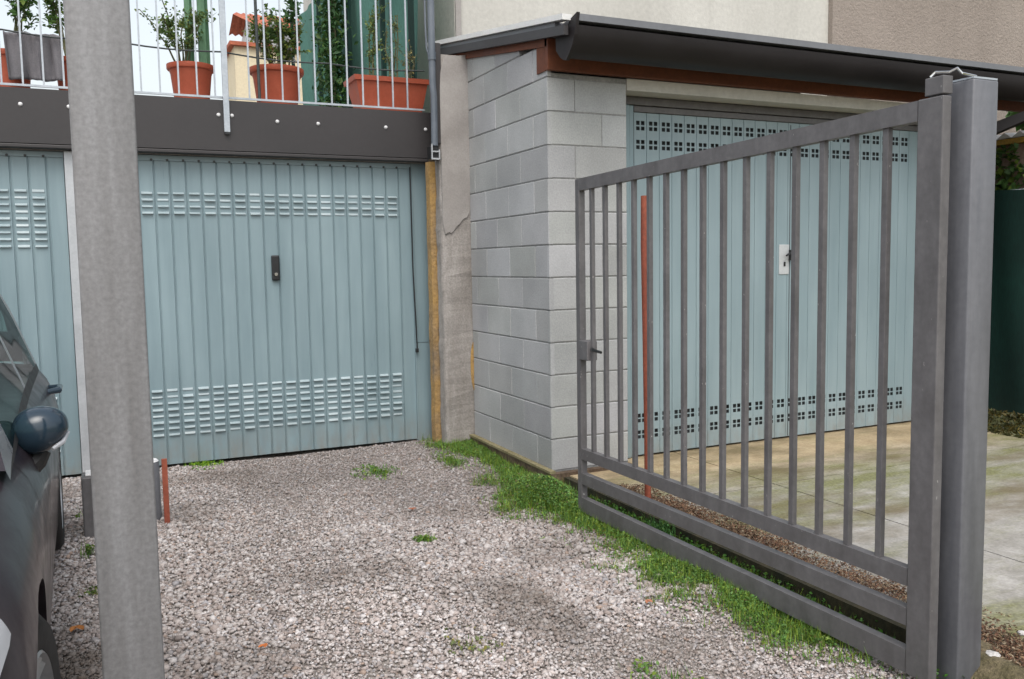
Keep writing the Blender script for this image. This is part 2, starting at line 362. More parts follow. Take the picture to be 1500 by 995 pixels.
# earthy, finer tone towards the doors; bare dark dirt patches where cars stand
far = sstep(3.2, 6.0, SY)*sstep(0, 1.0, SX); pc *= (1-.30*far)[:, None]; pc *= np.array([.95, .935, .95])
pc *= (.84+.3*vnoise(SX, SY, 3.1, 61))[:, None]
def blob(cx, cy, rx, ry): return np.exp(-((SX-cx)/rx)**2-((SY-cy)/ry)**2)
dirt = .20*blob(1.62, 3.25, .12, .2)+.15*blob(1.45, 3.15, .25, .5)+.85*blob(-.2, 3.3, .16, .5)+.5*blob(-.2, 2.5, .25, .5)+.15*blob(.55, 3.9, .5, .12)+.4*blob(1.8, 2.5, .3, .25)
dirt *= .3+.8*vnoise(SX, SY, 9, 6)+.6*vnoise(SX, SY, 23, 62)
dirt = np.clip(dirt + .35*sstep(.62, .8, vnoise(SX, SY, 2.6, 8)) + .5*weed_density(SX, SY), 0, .85)
pc = pc*(1-dirt[:, None]) + dirt[:, None]*np.array((.115, .09, .07))
Fa = (iff[None]+(np.arange(n_st)*len(iv))[:, None, None]).reshape(-1, 3)
tag(np_mesh('gravel_stones', P.reshape(-1, 3), Fa, M['stone'], np.repeat(pc, len(iv), 0)), 'loose pale grey and pinkish gravel covering the yard', 'gravel', kind='stuff')

# leaf-card scatter used by every plant: each leaf is a folded rhomb of 2 triangles joined as 4 verts
def leaves(centers, size, up=.5, elong=1.6, cols=None, seed=0, droop=0):
    rg = np.random.default_rng(seed); n = len(centers); c = np.asarray(centers, float)
    s = size*rg.uniform(.6, 1.3, n)[:, None]
    nrm = rg.normal(size=(n, 3)); nrm[:, 2] = np.abs(nrm[:, 2])+up*2; nrm /= np.linalg.norm(nrm, axis=1)[:, None]
    d = rg.normal(size=(n, 3)); d[:, 2] -= droop; d -= nrm*(d*nrm).sum(1)[:, None]; d /= np.linalg.norm(d, axis=1)[:, None]
    e = np.cross(nrm, d)
    fold = nrm*s*.22
    A = c-d*s*elong*.5; B = c+e*s*.5+fold; Cc = c+d*s*elong*.5; D = c-e*s*.5+fold
    Vv = np.stack([A, B, Cc, D], 1).reshape(-1, 3); i = np.arange(n)*4
    Ff = np.concatenate([np.c_[i, i+1, i+2], np.c_[i, i+2, i+3]])
    return Vv, Ff, (np.repeat(cols, 4, 0) if cols is not None else None)
def green(n, base, var=.35, seed=0, yellow=.15):
    rg = np.random.default_rng(seed); c = np.array(base)[None]*rg.uniform(1-var, 1+var, (n, 1))
    yl = (rg.random(n) < yellow)[:, None]; c = np.where(yl, c*np.array([1.7, 1.25, .8]), c); return c

# weeds strip
nW = 210000
WX = rng.uniform(1.85, 2.68, nW); WY = rng.uniform(1.9, 6.65, nW)
dens = weed_density(WX, WY)
clump = np.exp(-((WX-2.38)/.17)**2-((WY-4.75)/.3)**2); strip2 = np.exp(-((WX-2.42)/.1)**2)
k = rng.random(nW) < np.clip(dens*(.62+.3*clump), 0, 1)
WX, WY, dens, clump = WX[k], WY[k], dens[k], clump[k]
hmax = .010+.026*dens*(.3+vnoise(WX, WY, 7, 30)) + .13*clump
WZ = ground_z(WX, WY)+hmax*rng.random(len(WX))**.7
tone = .6+.9*vnoise(WX, WY, 4, 31)*.6+.5*vnoise(WX, WY, 13, 32)
wc = green(len(WX), (.10, .20, .05), .45, 5, .22)*tone[:, None]
brown = rng.random(len(WX)) < .05+.25*(dens < .35); wc[brown] = np.array((.19, .15, .08))*rng.uniform(.6, 1.3, (int(brown.sum()), 1))
V, F, Cc = leaves(np.c_[WX, WY, WZ], .0098, .35, 1.5, wc, 3)
# grass blades in the same mat
nb = 26000; bi = rng.choice(len(WX), nb); bx = WX[bi]+rng.normal(0, .02, nb); by = WY[bi]+rng.normal(0, .02, nb); bz = ground_z(bx, by)
bh = rng.uniform(.012, .065, nb)*(1+1.4*clump[bi]); an = rng.uniform(0, 6.28, nb); ln = rng.uniform(.1, .7, nb)*bh; w = .0022
B0 = np.c_[bx-w*np.sin(an), by+w*np.cos(an), bz]; B1 = np.c_[bx+w*np.sin(an), by-w*np.cos(an), bz]; B2 = np.c_[bx+ln*np.cos(an), by+ln*np.sin(an), bz+bh]
V2 = np.stack([B0, B1, B2], 1).reshape(-1, 3); F2 = np.arange(nb*3).reshape(-1, 3)+len(V)
c2 = np.repeat(green(nb, (.14, .26, .05), .3, 8, .35), 3, 0)
tag(np_mesh('weed_strip', np.r_[V, V2], np.r_[F, F2], M['weed'], np.r_[Cc, c2]), 'low green chickweed and grass along the open gate and block wall', 'weeds', kind='stuff')

# separate little tufts in the gravel
def tuft(cx, cy, r, h, n, label, base=(.10, .23, .04), group='weed tufts in the gravel'):
    n = int(n*1.3); aa = rng.uniform(0, 6.28, n); rr = r*1.25*rng.random(n)**.8; x = cx+rr*np.cos(aa); y = cy+rr*np.sin(aa)*1.2
    kk = vnoise(x, y, 17, 70)*.6+vnoise(x, y, 40, 71)*.4 > .40+.22*rr/r; x, y, rr = x[kk], y[kk], rr[kk]; n = len(x)
    zz = ground_z(x, y)+h*rng.random(n)*(1-.6*rr/r)
    V, F, c = leaves(np.c_[x, y, zz], .012, .3, 1.7, green(n, np.array(base)*np.array((1.1, .92, 1.15)), .35, int(cx*100) & 255, .3), int(cy*100) & 255)
    m = n//2; x = cx+r*rng.normal(0, .45, m); y = cy+r*rng.normal(0, .5, m); z = ground_z(x, y); a = rng.uniform(0, 6.28, m); hh = h*rng.uniform(.6, 1.5, m); l = hh*rng.uniform(.1, .8, m)
    V2 = np.stack([np.c_[x-.0025*np.sin(a), y+.0025*np.cos(a), z], np.c_[x+.0025*np.sin(a), y-.0025*np.cos(a), z], np.c_[x+l*np.cos(a), y+l*np.sin(a), z+hh]], 1).reshape(-1, 3)
    F2 = np.arange(m*3).reshape(-1, 3)+len(V)
    return tag(np_mesh('weed_tuft', np.r_[V, V2], np.r_[F, F2], M['weed'], np.r_[c, np.repeat(green(m, base, .3, 3, .3), 3, 0)]), label, 'weed', group)
tuft(1.63, 5.76, .16, .03, 420, 'thin spread of weeds on the gravel before the large garage door')
tuft(1.43, 4.17, .05, .03, 110, 'tiny single weed in the middle of the gravel')
tuft(1.17, 2.90, .12, .02, 170, 'sparse faded grass in the near middle of the gravel', (.13, .19, .06))
tuft(1.66, 2.42, .13, .035, 420, 'leafy green weed patch in the gravel at the bottom edge')
tuft(2.27, 2.02, .09, .06, 330, 'bright leafy weed at the foot of the gate hinge side', (.13, .28, .03))
tuft(.60, 6.55, .13, .025, 380, 'bright moss patch at the foot of the large garage door', (.12, .30, .02))
tuft(-.12, 5.45, .07, .05, 200, 'bright weed behind the short square bollard', (.14, .34, .03))
tuft(-.13, 4.72, .06, .05, 160, 'small weed beside the rear tyre of the car')
tuft(-.06, 4.15, .09, .02, 120, 'faint grass between the car and the square pillar', (.11, .2, .05))
tuft(2.62, 3.78, .10, .10, 350, 'fresh green plant at the foot of the rust red pole', (.07, .2, .05))

# fallen leaves on the gravel
def fallen_leaf(x, y, s, rz, col, label):
    b = MB(); z = float(ground_z(x, y))+.016; b.c = col
    pts = [(-1, 0, 0), (-.5, .42, .18), (.1, .5, .25), (.6, .3, .2), (1, 0, .12), (.6, -.32, .22), (.05, -.5, .2), (-.5, -.4, .2)]
    for dx in (0, .9):
        b.add([(x+s*(p[0]*math.cos(rz+dx)-p[1]*math.sin(rz+dx))+dx*s*.8, y+s*(p[0]*math.sin(rz+dx)+p[1]*math.cos(rz+dx)), z+s*p[2]) for p in pts]+[(x+dx*s*.8, y, z+.03*s)], [(i, (i+1) % 8, 8) for i in range(8)])
    return tag(b.build('fallen_leaf', M['litter'], colors=True), label, 'leaf', 'fallen leaves on the gravel')
fallen_leaf(.46, 3.19, .017, .4, (.5, .16, .05), 'small orange leaf lying on the pale gravel')
fallen_leaf(-.17, 3.72, .028, 1.2, (.42, .17, .05), 'orange brown leaf on the dark ground beside the car')
fallen_leaf(1.55, 4.75, .022, 2.2, (.36, .14, .08), 'reddish leaf in the middle of the gravel far from the gate')
fallen_leaf(2.02, 3.02, .018, .9, (.42, .18, .1), 'pinkish leaf on the gravel near the weedy gate strip')

# ------------------------------------------------------------------ concrete floor right of the gate
b = MB(); zt = .02
for x0, x1 in ((2.70, 3.695), (3.705, 7.0), (7.008, 40)):
    for y0, y1 in ((-40, .6), (.608, 4.115), (4.125, 5.3)):
        b.box(x0, x1, y0, y1, -.15, zt)
tag(b.build('concrete_floor', M['slab']), kind='structure')
b = MB(); b.box(2.66, 2.70, -3, 4.98, -.15, .012)
tag(b.build('floor_edge', M['moss_edge']), kind='structure')
b = MB(); b.box(2.705, 40, -40, 5.3, -.155, -.02); tag(b.build('floor_bed', M['moss_edge']), kind='structure')
# litter of dead leaves, twigs and soil along the edge
n = 42000; x = 2.70+.42*rng.beta(1.1, 2.6, n); y = rng.uniform(1.5, 4.5, n); z = .02+.035*np.exp(-((x-2.78)/.13)**2)*(.4+vnoise(x, y, 5, 40))*rng.random(n)
kk = rng.random(n) < .4+.6*sstep(.25, .6, vnoise(x, y, 3.3, 46)*.6+vnoise(x, y, 11, 47)*.4); x, y, z = x[kk], y[kk], z[kk]; n = len(x)
tone = np.array([(.17, .085, .05), (.10, .055, .035), (.26, .17, .1), (.07, .05, .035), (.36, .29, .2)])[rng.choice(5, n, p=[.28, .22, .25, .12, .13])]
tone = tone*(.7+.6*vnoise(x, y, 6, 45))[:, None]*.85
V, F, c = leaves(np.c_[x, y, z], .0058, .5, 2.8, tone, 12)
tag(np_mesh('leaf_litter', V, F, M['litter'], c), 'brown dead leaves and soil along the edge of the concrete', 'leaf litter', kind='stuff')
n = 5200; x = rng.uniform(2.5, 2.69, n); y = rng.uniform(1.6, 4.6, n); k = rng.random(n) < .25+.75*sstep(.4, .6, vnoise(x, y, 4, 44)); x = x[k]; y = y[k]
V, F, c = leaves(np.c_[x, y, -.06+.055*rng.random(len(x))], .013, .3, 1.5, green(len(x), (.05, .14, .02), .4, 4, .1), 13)
tag(np_mesh('moss_and_seedlings', V, F, M['weed'], c), 'dark moss and small seedlings in the slot under the gate', 'moss', kind='stuff')
# grassy weeds at the foot of the green net, far right
n = 5000; x = 6.75-.5*rng.random(n)**1.7; y = rng.uniform(3.0, 5.05, n); z = .02+.09*rng.random(n)*np.clip((x-6.2)/.5, 0, 1)
V, F, c = leaves(np.c_[x, y, z], .02, .1, 2.6, green(n, (.07, .075, .03), .5, 4, .3), 14)
tag(np_mesh('dry_weeds', V, F, M['weed'], c), 'dry tangled weeds along the foot of the green netting', 'weeds', kind='stuff')

# bank of soil where the concrete edge crumbles beside the gate post
nx_, ny_ = 22, 60; xx, yy = np.meshgrid(np.linspace(2.48, 2.92, nx_), np.linspace(.3, 2.32, ny_))
zz = -.075+.112*sstep(2.50, 2.70, xx)-.03*sstep(2.74, 2.9, xx+.09*(vnoise(xx, yy, 6, 81)-.5))+.022*(vnoise(xx, yy, 9, 82)-.5)+.012*(vnoise(xx, yy, 28, 83)-.5)
zz -= .12*sstep(2.14, 2.32, yy)
ii = np.arange(xx.size).reshape(xx.shape)
tag(np_mesh('soil_bank', np.c_[xx.ravel(), yy.ravel(), zz.ravel()], np.c_[ii[:-1, :-1].ravel(), ii[:-1, 1:].ravel(), ii[1:, 1:].ravel(), ii[1:, :-1].ravel()], M['bank'], smooth=True), kind='structure')
def rubble(x, y, s, label, seed, mat):
    bm = bmesh.new(); bmesh.ops.create_icosphere(bm, subdivisions=2, radius=1)
    for v in bm.verts:
        v.co *= 1+.35*mnoise.noise(v.co*1.3+Vector((seed, 0, 0))); v.co = Vector((v.co.x*s*1.3, v.co.y*s, v.co.z*s*.6))
    me = bpy.data.meshes.new('rubble'); bm.to_mesh(me); bm.free(); me.materials.append(mat)
    o = bpy.data.objects.new('rubble_piece', me); COL.objects.link(o); o.location = (x, y, .02+s*.35); o.rotation_euler.z = seed
    return tag(o, label, 'rubble', 'pale rubble bits on the concrete')
M['rubble'] = mottled('white_rubble', (.5, .48, .46), (.7, .68, .66), 30, .9)
rubble(2.71, 1.93, .027, 'white rubble lump at the foot of the gate post', 1, M['rubble'])
rubble(2.98, 2.02, .014, 'bluish pale scrap on the concrete right of the gate post', 4, M['rubble'])
rubble(2.83, 3.05, .013, 'pale crumpled scrap on the leaf litter behind the gate', 7, M['rubble'])
rubble(2.86, 2.72, .009, 'tiny pale pebble on the leaf litter behind the gate', 9, M['rubble'])

# ------------------------------------------------------------------ left garage row
def ribbed_panel(b, x0, x1, z0, z1, yf, pitch=.106, groove=.0055, depth=.0075):
    """sheet facing -Y with narrow vertical grooves"""
    n = max(1, round((x1-x0)/pitch)); p = (x1-x0)/n; prof = [(x0, yf)]
    for i in range(1, n):
        x = x0+i*p; prof += [(x-groove, yf), (x-groove*.4, yf+depth), (x+groove*.4, yf+depth), (x+groove, yf-.003)]
        prof += [(x+groove*2.5, yf)]
    prof.append((x1, yf)); m = len(prof)
    b.add([(x, y, z) for z in (z0, z1) for x, y in prof], [(i, i+1, m+i+1, m+i) for i in range(m-1)])
    return n, p
def louvre(b, xc, zc, w, yf, h=.020, d=.013):
    vs = [(xc-w/2, yf, zc+h/2), (xc+w/2, yf, zc+h/2), (xc-w/2, yf-d, zc-h*.15), (xc+w/2, yf-d, zc-h*.15), (xc-w/2, yf-d, zc-h*.32), (xc+w/2, yf-d, zc-h*.32), (xc-w/2, yf+.0, zc-h*.5), (xc+w/2, yf, zc-h*.5)]
    b.add(vs, [(0, 1, 3, 2), (2, 3, 5, 4), (4, 5, 7, 6), (0, 2, 4, 6), (1, 7, 5, 3)])
row = empty('garage_row', (1.0, 6.6, 0), 'row of low garages with teal metal doors under a dark brown terrace edge', 'garage')
YD = 6.63
def garage_door(x0, x1, up_rows, up_top, lo_rows, lo_top, lock_x=None):
    b = MB(); n, p = ribbed_panel(b, x0, x1, .012, 2.19, YD)
    b.box(x0, x1, YD+.012, YD+.045, .010, 2.195)
    d = b.build('garage_door', M['door'], row)
    for rows, top in ((up_rows, up_top), (lo_rows, lo_top)):
        v = MB()
        for i in range(n):
            xc = x0+(i+.5)*p
            if xc > x1-.06: continue
            for r_ in range(rows):
                louvre(v, xc+random.uniform(-.002, .002), top-r_*.0455+random.uniform(-.001, .001), .070, YD-.0005, .019+random.uniform(-.003, .003), random.choice((.006, .010, .014, .018, .018))+random.uniform(-.002, .002))
        v.build('louvre_vents', M['door_louvre'], d)
    if lock_x:
        k = MB(); k.box(lock_x-.028, lock_x+.028, YD-.03, YD-.001, 1.31, 1.495, .008)
        lk = k.build('door_lock', M['black'], d)
        k = MB(); k.box(lock_x-.017, lock_x+.017, YD-.038, YD-.031, 1.40, 1.47, .003); k.build('pull_recess', M['dark'], lk) if False else None
        k = MB(); k.lathe([(0.0, -.036), (.012, -.036), (.014, -.03), (.014, -.028)], (0, 0, 0), 14)
        vs = [(lock_x+x, YD+z-.002, 1.355+y) for x, y, z in k.v]; k.v = vs
        k.build('lock_cylinder', M['chrome'], d)
    e = MB()
    e.box(x0-.0, x1, YD-.012, YD+.004, 2.16, 2.196)         # header seal with little rivets
    e.build('top_rail', M['door'], d)
    for i in range(1, n):
        r2 = MB(); r2.lathe([(0, .008), (.008, .008), (.009, .0)], (x0+i*p-.012, 0, 0), 8)
        r2.v = [(x, YD-.013-z*.6, 2.165+y) for x, y, z in r2.v]
        r2.build('rivet', M['black'], d)
    return d
d1 = garage_door(-.055, 2.235, 4, 1.935, 8, .545, 1.165)
d2 = garage_door(-2.62, -.195, 9, 1.935, 9, .545)
b = MB(); b.box(-.19, -.115, YD-.05, YD+.04, 0, 2.2, .006); b.build('door_frame', M['alu'], row); b = MB(); b.box(-.108, -.06, YD-.03, YD+.04, 0, 2.2, .004); b.build('door_frame', M['alu'], row)
for q in ((2.243, 2.41, .004, .79, 2.2), (2.243, 2.41, .010, -.02, .786), (2.236, 2.2425, .02, 0, 2.2)):
    b = MB(); b.box(q[0], q[1], YD-q[2], YD+.04, q[3], q[4]); b.build('side_panel', M['door'], row)
b = MB(); b.tube([(2.222, YD-.03, 2.17), (2.225, YD-.032, 1.4), (2.245, YD-.03, .74)], .0055, 6); b.box(2.232, 2.252, YD-.045, YD-.02, .715, .745); b.build('lift_cable', M['black'], row)
# fascia
b = MB(); b.box(-4.2, 2.385, 6.53, 6.60, 2.235, 2.585); b.build('terrace_fascia', M['fascia'], row)
b = MB(); b.box(-4.2, 2.40, 6.515, 6.60, 2.205, 2.228, .004); b.build('fascia_trim', M['fascia'], row)
for px in (-2.0, -1.15, -.42, -.14, .80, .89, 1.205, 1.50, 1.995+.02, 2.335):
    z = 2.455 if px > .95 else 2.48
    k = MB(); k.lathe([(0, .012), (.008, .0105), (.0125, .006), (.014, 0)], (px, 0, 0), 10)
    b = MB(); b.add([(x, 6.53-zz, z+y) for x, y, zz in k.v], k.f); b.build('fascia_bolt', M['white'], row, smooth=True)
b = MB(); b.box(-4.2, 2.385, 6.605, 13.5, 2.2, 2.555); b.box(-4.2, 2.6, 9.2, 9.35, -.1, 2.2); b.box(-4.2, -4.05, 6.66, 9.2, -.1, 2.2); b.build('terrace_slab', M['concrete'], row)
# concrete pillar with plastered head
b = MB()
prof = [(2.365, 6.42), (2.365, 6.33), (2.372, 6.312), (2.39, 6.302), (2.615, 6.302), (2.615, 6.42)]
zs = np.linspace(-.1, 2.98, 60); vs = []
for z in zs:
    for i, (x, y) in enumerate(prof):
        j = .010*mnoise.noise(Vector((x*9, y*9, z*5))) + .006*mnoise.noise(Vector((x*30, y*30, z*18)))
        vs.append((x+(j if i < 3 else 0), y+(j if 1 < i < 5 else 0), z))
m = len(prof); b.add(vs, [(k*m+i, k*m+(i+1) % m, (k+1)*m+(i+1) % m, (k+1)*m+i) for k in range(len(zs)-1) for i in range(m)]+[tuple((len(zs)-1)*m+i for i in range(m))])
b.build('concrete_pillar', M['concrete'], row)
b = MB(); N = 46; top = [(2.372, 2.70), (2.375, 2.80), (2.385, 2.88), (2.40, 2.945), (2.425, 2.975)]
pts = [(2.374, 1.72), (2.372, 2.1), (2.372, 2.70), (2.378, 2.83), (2.392, 2.91), (2.42, 2.965), (2.6, 2.99), (2.604, 2.4), (2.600, 1.98), (2.596, 1.86), (2.59, 1.80), (2.57, 1.765), (2.55, 1.76), (2.53, 1.745), (2.51, 1.715), (2.485, 1.70), (2.46, 1.665), (2.44, 1.645), (2.42, 1.655), (2.39, 1.635)]
n = len(pts); b.add([(x, 6.293, z) for x, z in pts]+[(x, 6.306, z) for x, z in pts], [tuple(range(n))]+[(i, (i+1) % n, n+(i+1) % n, n+i) for i in range(n)])
b.build('plaster_patch', M['plaster'], row)
b = MB(); zs = np.linspace(0, 2.2, 50); vs = []
for z in zs:
    w = .018*mnoise.noise(Vector((3, 1, z*4)))+.01*mnoise.noise(Vector((9, 1, z*13)))
    vs += [(2.322+w*.35, 6.52, z), (2.33+w*.35, 6.455-abs(w)*.6, z), (2.375+w*.6, 6.44, z), (2.41, 6.46, z)]
b.add(vs, [(k*4+i, k*4+i+1, k*4+5+i, k*4+4+i) for k in range(len(zs)-1) for i in range(3)])
b.build('yellow_foam_joint', M['yellow'], row)
b = MB(); zs = np.linspace(.42, .80, 14); vs = []
for z in zs:
    e = abs(z-.61)/.19; w = .022*(1-e**3)
    vs += [(2.60-w, 6.2995, z), (2.60-w*.2, 6.286, z), (2.614, 6.29, z)]
b.add(vs, [(k*3+i, k*3+i+1, k*3+4+i, k*3+3+i) for k in range(len(zs)-1) for i in range(2)]); b.build('yellow_foam_joint', M['yellow'], row)
# downpipe
b = MB(); b.tube([(2.3180, 6.3000, 4.6), (2.3170, 6.3000, 2.90), (2.3170, 6.3000, 2.76), (2.3240, 6.3000, 2.66), (2.3250, 6.3000, 2.58), (2.3220, 6.3000, 2.30)], .026, 16)
b.tube([(2.3170, 6.3000, 2.99), (2.3170, 6.3000, 2.93)], .031, 16); b.build('downpipe', M['pipe'], row, smooth=True)
b = MB(); b.tube([(2.2820, 6.3200, 4.6), (2.2780, 6.3200, 3.2), (2.2840, 6.3200, 3.02), (2.2960, 6.3150, 2.97)], .008, 8); b.build('drain_hose', M['pipe'], row, smooth=True)
b = MB(); b.box(2.2890, 2.3480, 6.2850, 6.3800, 2.20, 2.30, .004); b.build('pipe_bracket', M['black'], row)
b = MB(); b.box(2.2860, 2.3540, 6.2720, 6.2840, 2.195, 2.207); b.box(2.2860, 2.3540, 6.2720, 6.2840, 2.25, 2.26); b.box(2.2865, 2.2945, 6.2700, 6.2830, 2.195, 2.31); b.box(2.3455, 2.3535, 6.2700, 6.2830, 2.195, 2.27); b.build('bracket_frame', M['alu'], row)
b = MB(); b.box(2.3460, 2.3860, 6.3000, 6.3400, 2.32, 3.06); b.build('gap_shade_strip', M['fascia'], row)  # dark strip painting the shade in the gap between downpipe and pillar

# ------------------------------------------------------------------ terrace railing
rail = empty('terrace_railing', (.9, 6.56, 2.585), 'thin galvanised railing along the terrace above the garage doors', 'railing')
b = MB(); b.box(-4.2, 2.34, 6.553, 6.567, 2.600, 2.614); b.build('bottom_rail', M['galv'], rail)
b = MB(); b.box(-4.2, 2.34, 6.54, 6.58, 3.62, 3.65); b.build('top_rail', M['galv'], rail)
for i in range(-16, 24):
    x = -.519+.1185*(i)+.003*math.sin(i*7)
    if i == 12 or x > 2.33: continue
    MB().box(x-.0055, x+.0055, 6.5545, 6.5655, 2.613, 3.62).build('baluster', M['galv'], rail)
b = MB(); b.box(.832, .872, 6.505, 6.527, 2.36, 3.62, .003); b.build('railing_post', M['galv'], rail)
b = MB(); b.box(.836, .868, 6.509, 6.523, 2.345, 2.361); b.build('post_foot', M['black'], rail)
b = MB(); b.tube([(1.075+.02, 6.585, 2.60), (1.09, 6.585, 3.6)], .011, 8); b.build('dark_support_rod', M['wire'], rail)
def cable(pts, r=.006):
    out = []
    for (a, c) in zip(pts[:-1], pts[1:]):
        for t in np.linspace(0, 1, 7)[:-1]:
            p = Vector(a).lerp(Vector(c), t); p.z -= .018*math.sin(math.pi*t); out.append(p)
    return out+[Vector(pts[-1])]
b = MB(); b.tube(cable([(-4, 6.59, 2.96), (-.5, 6.59, 2.955), (.1, 6.59, 2.945), (.85, 6.59, 2.93), (1.6, 6.59, 2.91), (2.36, 6.59, 2.915)]), .006, 6); b.build('tied_cable', M['wire'], rail)

# cloth hanging on the cable at far left
V = []; nx_, nz_ = 26, 16
for j in range(nz_+1):
    for i in range(nx_+1):
        u = i/nx_; v = j/nz_; x = -.50+.33*u+.015*v
        V.append((x, 6.625+.018*math.sin(u*17+v*1.5)*(.4+v)+.01*math.sin(u*41), 2.955-.30*v-.006*math.sin(u*13)))
F = [(j*(nx_+1)+i, j*(nx_+1)+i+1, (j+1)*(nx_+1)+i+1, (j+1)*(nx_+1)+i) for j in range(nz_) for i in range(nx_)]
b = MB(); b.add(V, F); o = b.build('hanging_cloth', M['cloth'], smooth=True, angle=80)
mod = o.modifiers.new('s', 'SOLIDIFY'); mod.thickness = .006
tag(o, 'dark grey cloth hung over the cable behind the railing at far left', 'cloth')

# ------------------------------------------------------------------ pots and plants on the terrace
def pot(x, y, r, h, label, zb=2.585):
    root = empty('flower_pot', (x, y, zb), label, 'flower pot', 'terracotta pots on the terrace edge')
    b = MB(); b.lathe([(0, 0), (r*.72, 0), (r*.74, .01), (r*.88, h*.78), (r*.9, h*.80), (r*.92, h*.86), (r*1.0, h*.87), (r*1.03, h*.9), (r*1.03, h), (r*.97, h), (r*.93, h*.9), (0, h*.9)], (x, y, zb), 40)
    b.build('pot_body', M['terracotta'], root, smooth=True, angle=40)
    b = MB(); b.lathe([(r*.92, h*.905), (0, h*.93)], (x, y, zb), 24); b.build('potting_soil', M['soil'], root)
    return root
pot(-.475, 6.80, .135, .27, 'orange red round pot at the far left end of the railing')
pot(-.11, 6.80, .12, .255, 'orange red round pot half hidden behind the square pillar')
pot(.655, 6.80, .16, .275, 'orange red round pot holding the two tall green cactus stems')
pot(1.265, 6.82, .195, .30, 'large round pot beneath the white flowered shrub')
# trough
tr = empty('flower_trough', (2.13, 6.80, 2.585), 'long rectangular terracotta trough beside the downpipe', 'flower pot', 'terracotta pots on the terrace edge')
b = MB(); x0, x1, y0, y1, h = 1.87, 2.385, 6.70, 6.93, .275
def ring(dx, z): return [(x0-dx, y0-dx, z), (x1+dx*.7, y0-dx, z), (x1+dx*.7, y1+dx, z), (x0-dx, y1+dx, z)]
rings = [ring(-.02, 2.587), ring(.03, 2.587+h*.8), ring(.034, 2.587+h*.86), ring(.05, 2.587+h*.87), ring(.055, 2.587+h), ring(.035, 2.587+h), ring(.025, 2.587+h*.86)]
vs = [p for r_ in rings for p in r_]
b.add(vs, [(k*4+i, k*4+(i+1) % 4, k*4+4+(i+1) % 4, k*4+4+i) for k in range(len(rings)-1) for i in range(4)]+[(3, 2, 1, 0)])
b.build('trough_body', M['terracotta'], tr)
b = MB(); b.add(ring(.024, 2.587+h*.87), [(0, 1, 2, 3)]); b.build('potting_soil', M['soil'], tr)

def plant(name, base, label, stems, leaf_n, leaf_s, col, cat='plant', spread=.25, height=.4, yellow=.15, seed=1, bare=.25, group=None, flowers=0, droop=.3, updir=.3):
    rg = np.random.default_rng(seed); root = empty(name, base, label, cat, group)
    b = MB(); tips = []
    for i in range(stems):
        a = rg.uniform(0, 6.28); s = spread*rg.uniform(.3, 1); hgt = height*rg.uniform(.7, 1.05)
        p0 = Vector(base)+Vector((.03*math.cos(a), .03*math.sin(a), 0)); path = [p0]
        for k in range(1, 6):
            t = k/5; path.append(p0+Vector((s*math.cos(a)*t**1.4+rg.normal(0, .008), s*math.sin(a)*t**1.4*.7+rg.normal(0, .008), hgt*t)))
        b.tube(path, [.006*(1-.7*k/5)+.0015 for k in range(6)], 6); tips.append(path)
        for q in range(3):    # side twigs
            k = rg.integers(2, 5); d = Vector(rg.normal(0, .06, 3)); d.z = abs(d.z)+.03
            tw = [path[k], path[k]+d*.6, path[k]+d*1.2]; b.tube(tw, [.0025, .002, .001], 5); tips.append([path[k]]+tw)
    b.build('stems', M['stem'], root)
    leaf_n = int(leaf_n*1.9); leaf_s *= .85
    pts = []
    for i in range(leaf_n):
        path = tips[rg.integers(len(tips))]; t = bare+(1-bare)*rg.random()
        f = t*(len(path)-1); k = min(int(f), len(path)-2); p = path[k].lerp(path[k+1], f-k); pts.append(p+Vector(rg.normal(0, leaf_s*.9, 3)))
    pts = np.array([p[:] for p in pts])
    V, F, c = leaves(pts, leaf_s, updir, 1.7, green(leaf_n, col, .4, seed, yellow), seed, droop)
    ob = np_mesh('foliage', V-np.array(base), F, M['leaf'], c*1.25); ob.parent = root
    if flowers:
        b = MB()
        for i in range(flowers):
            p = Vector(pts[rg.integers(leaf_n)])+Vector(rg.normal(0, .02, 3)); s = .018
            for k in range(5):
                a = 6.28*k/5; d = Vector((math.cos(a), .4, math.sin(a)))*s; e = Vector((-math.sin(a), 0, math.cos(a)))*s*.5
                b.add([p-Vector((0, .01, 0)), p+d-e, p+d*1.5, p+d+e], [(0, 1, 2, 3)])
        b.build('flowers', M['white'], root)
    return root
plant('potted_shrub', (-.475, 6.80, 2.84), 'leafy shrub rising out of the far left pot', 4, 260, .03, (.06, .12, .035), spread=.2, height=.55, seed=3, bare=.6, group='potted plants on the terrace')
plant('potted_shrub', (-.11, 6.80, 2.83), 'leafy shrub above the pot half hidden by the square pillar', 4, 260, .028, (.075, .14, .035), spread=.16, height=.60, seed=4, bare=.6, group='potted plants on the terrace')
plant('potted_shrub', (.60, 6.80, 2.84), 'bushy small leaved shrub leaning left of the cactus stems', 7, 620, .02, (.09, .15, .05), spread=.32, height=.40, seed=5, bare=.35, group='potted plants on the terrace', yellow=.3)
plant('flowering_shrub', (1.27, 6.82, 2.86), 'shrub with white flowers and yellow green leaves in the large pot', 9, 640, .023, (.085, .14, .04), spread=.26, height=.36, seed=6, bare=.2, flowers=12, group='potted plants on the terrace', yellow=.35)
plant('potted_shrub', (1.33, 6.84, 2.86), 'tall dark leaved plant behind the white flowered shrub', 3, 330, .034, (.045, .10, .035), spread=.13, height=.62, seed=8, bare=.35, group='potted plants on the terrace')
plant('trough_plant', (1.98, 6.80, 2.83), 'tall thin leafy stem at the left end of the trough', 3, 300, .017, (.10, .16, .06), spread=.06, height=.62, seed=9, bare=.15, group='plants in the trough', yellow=.3)
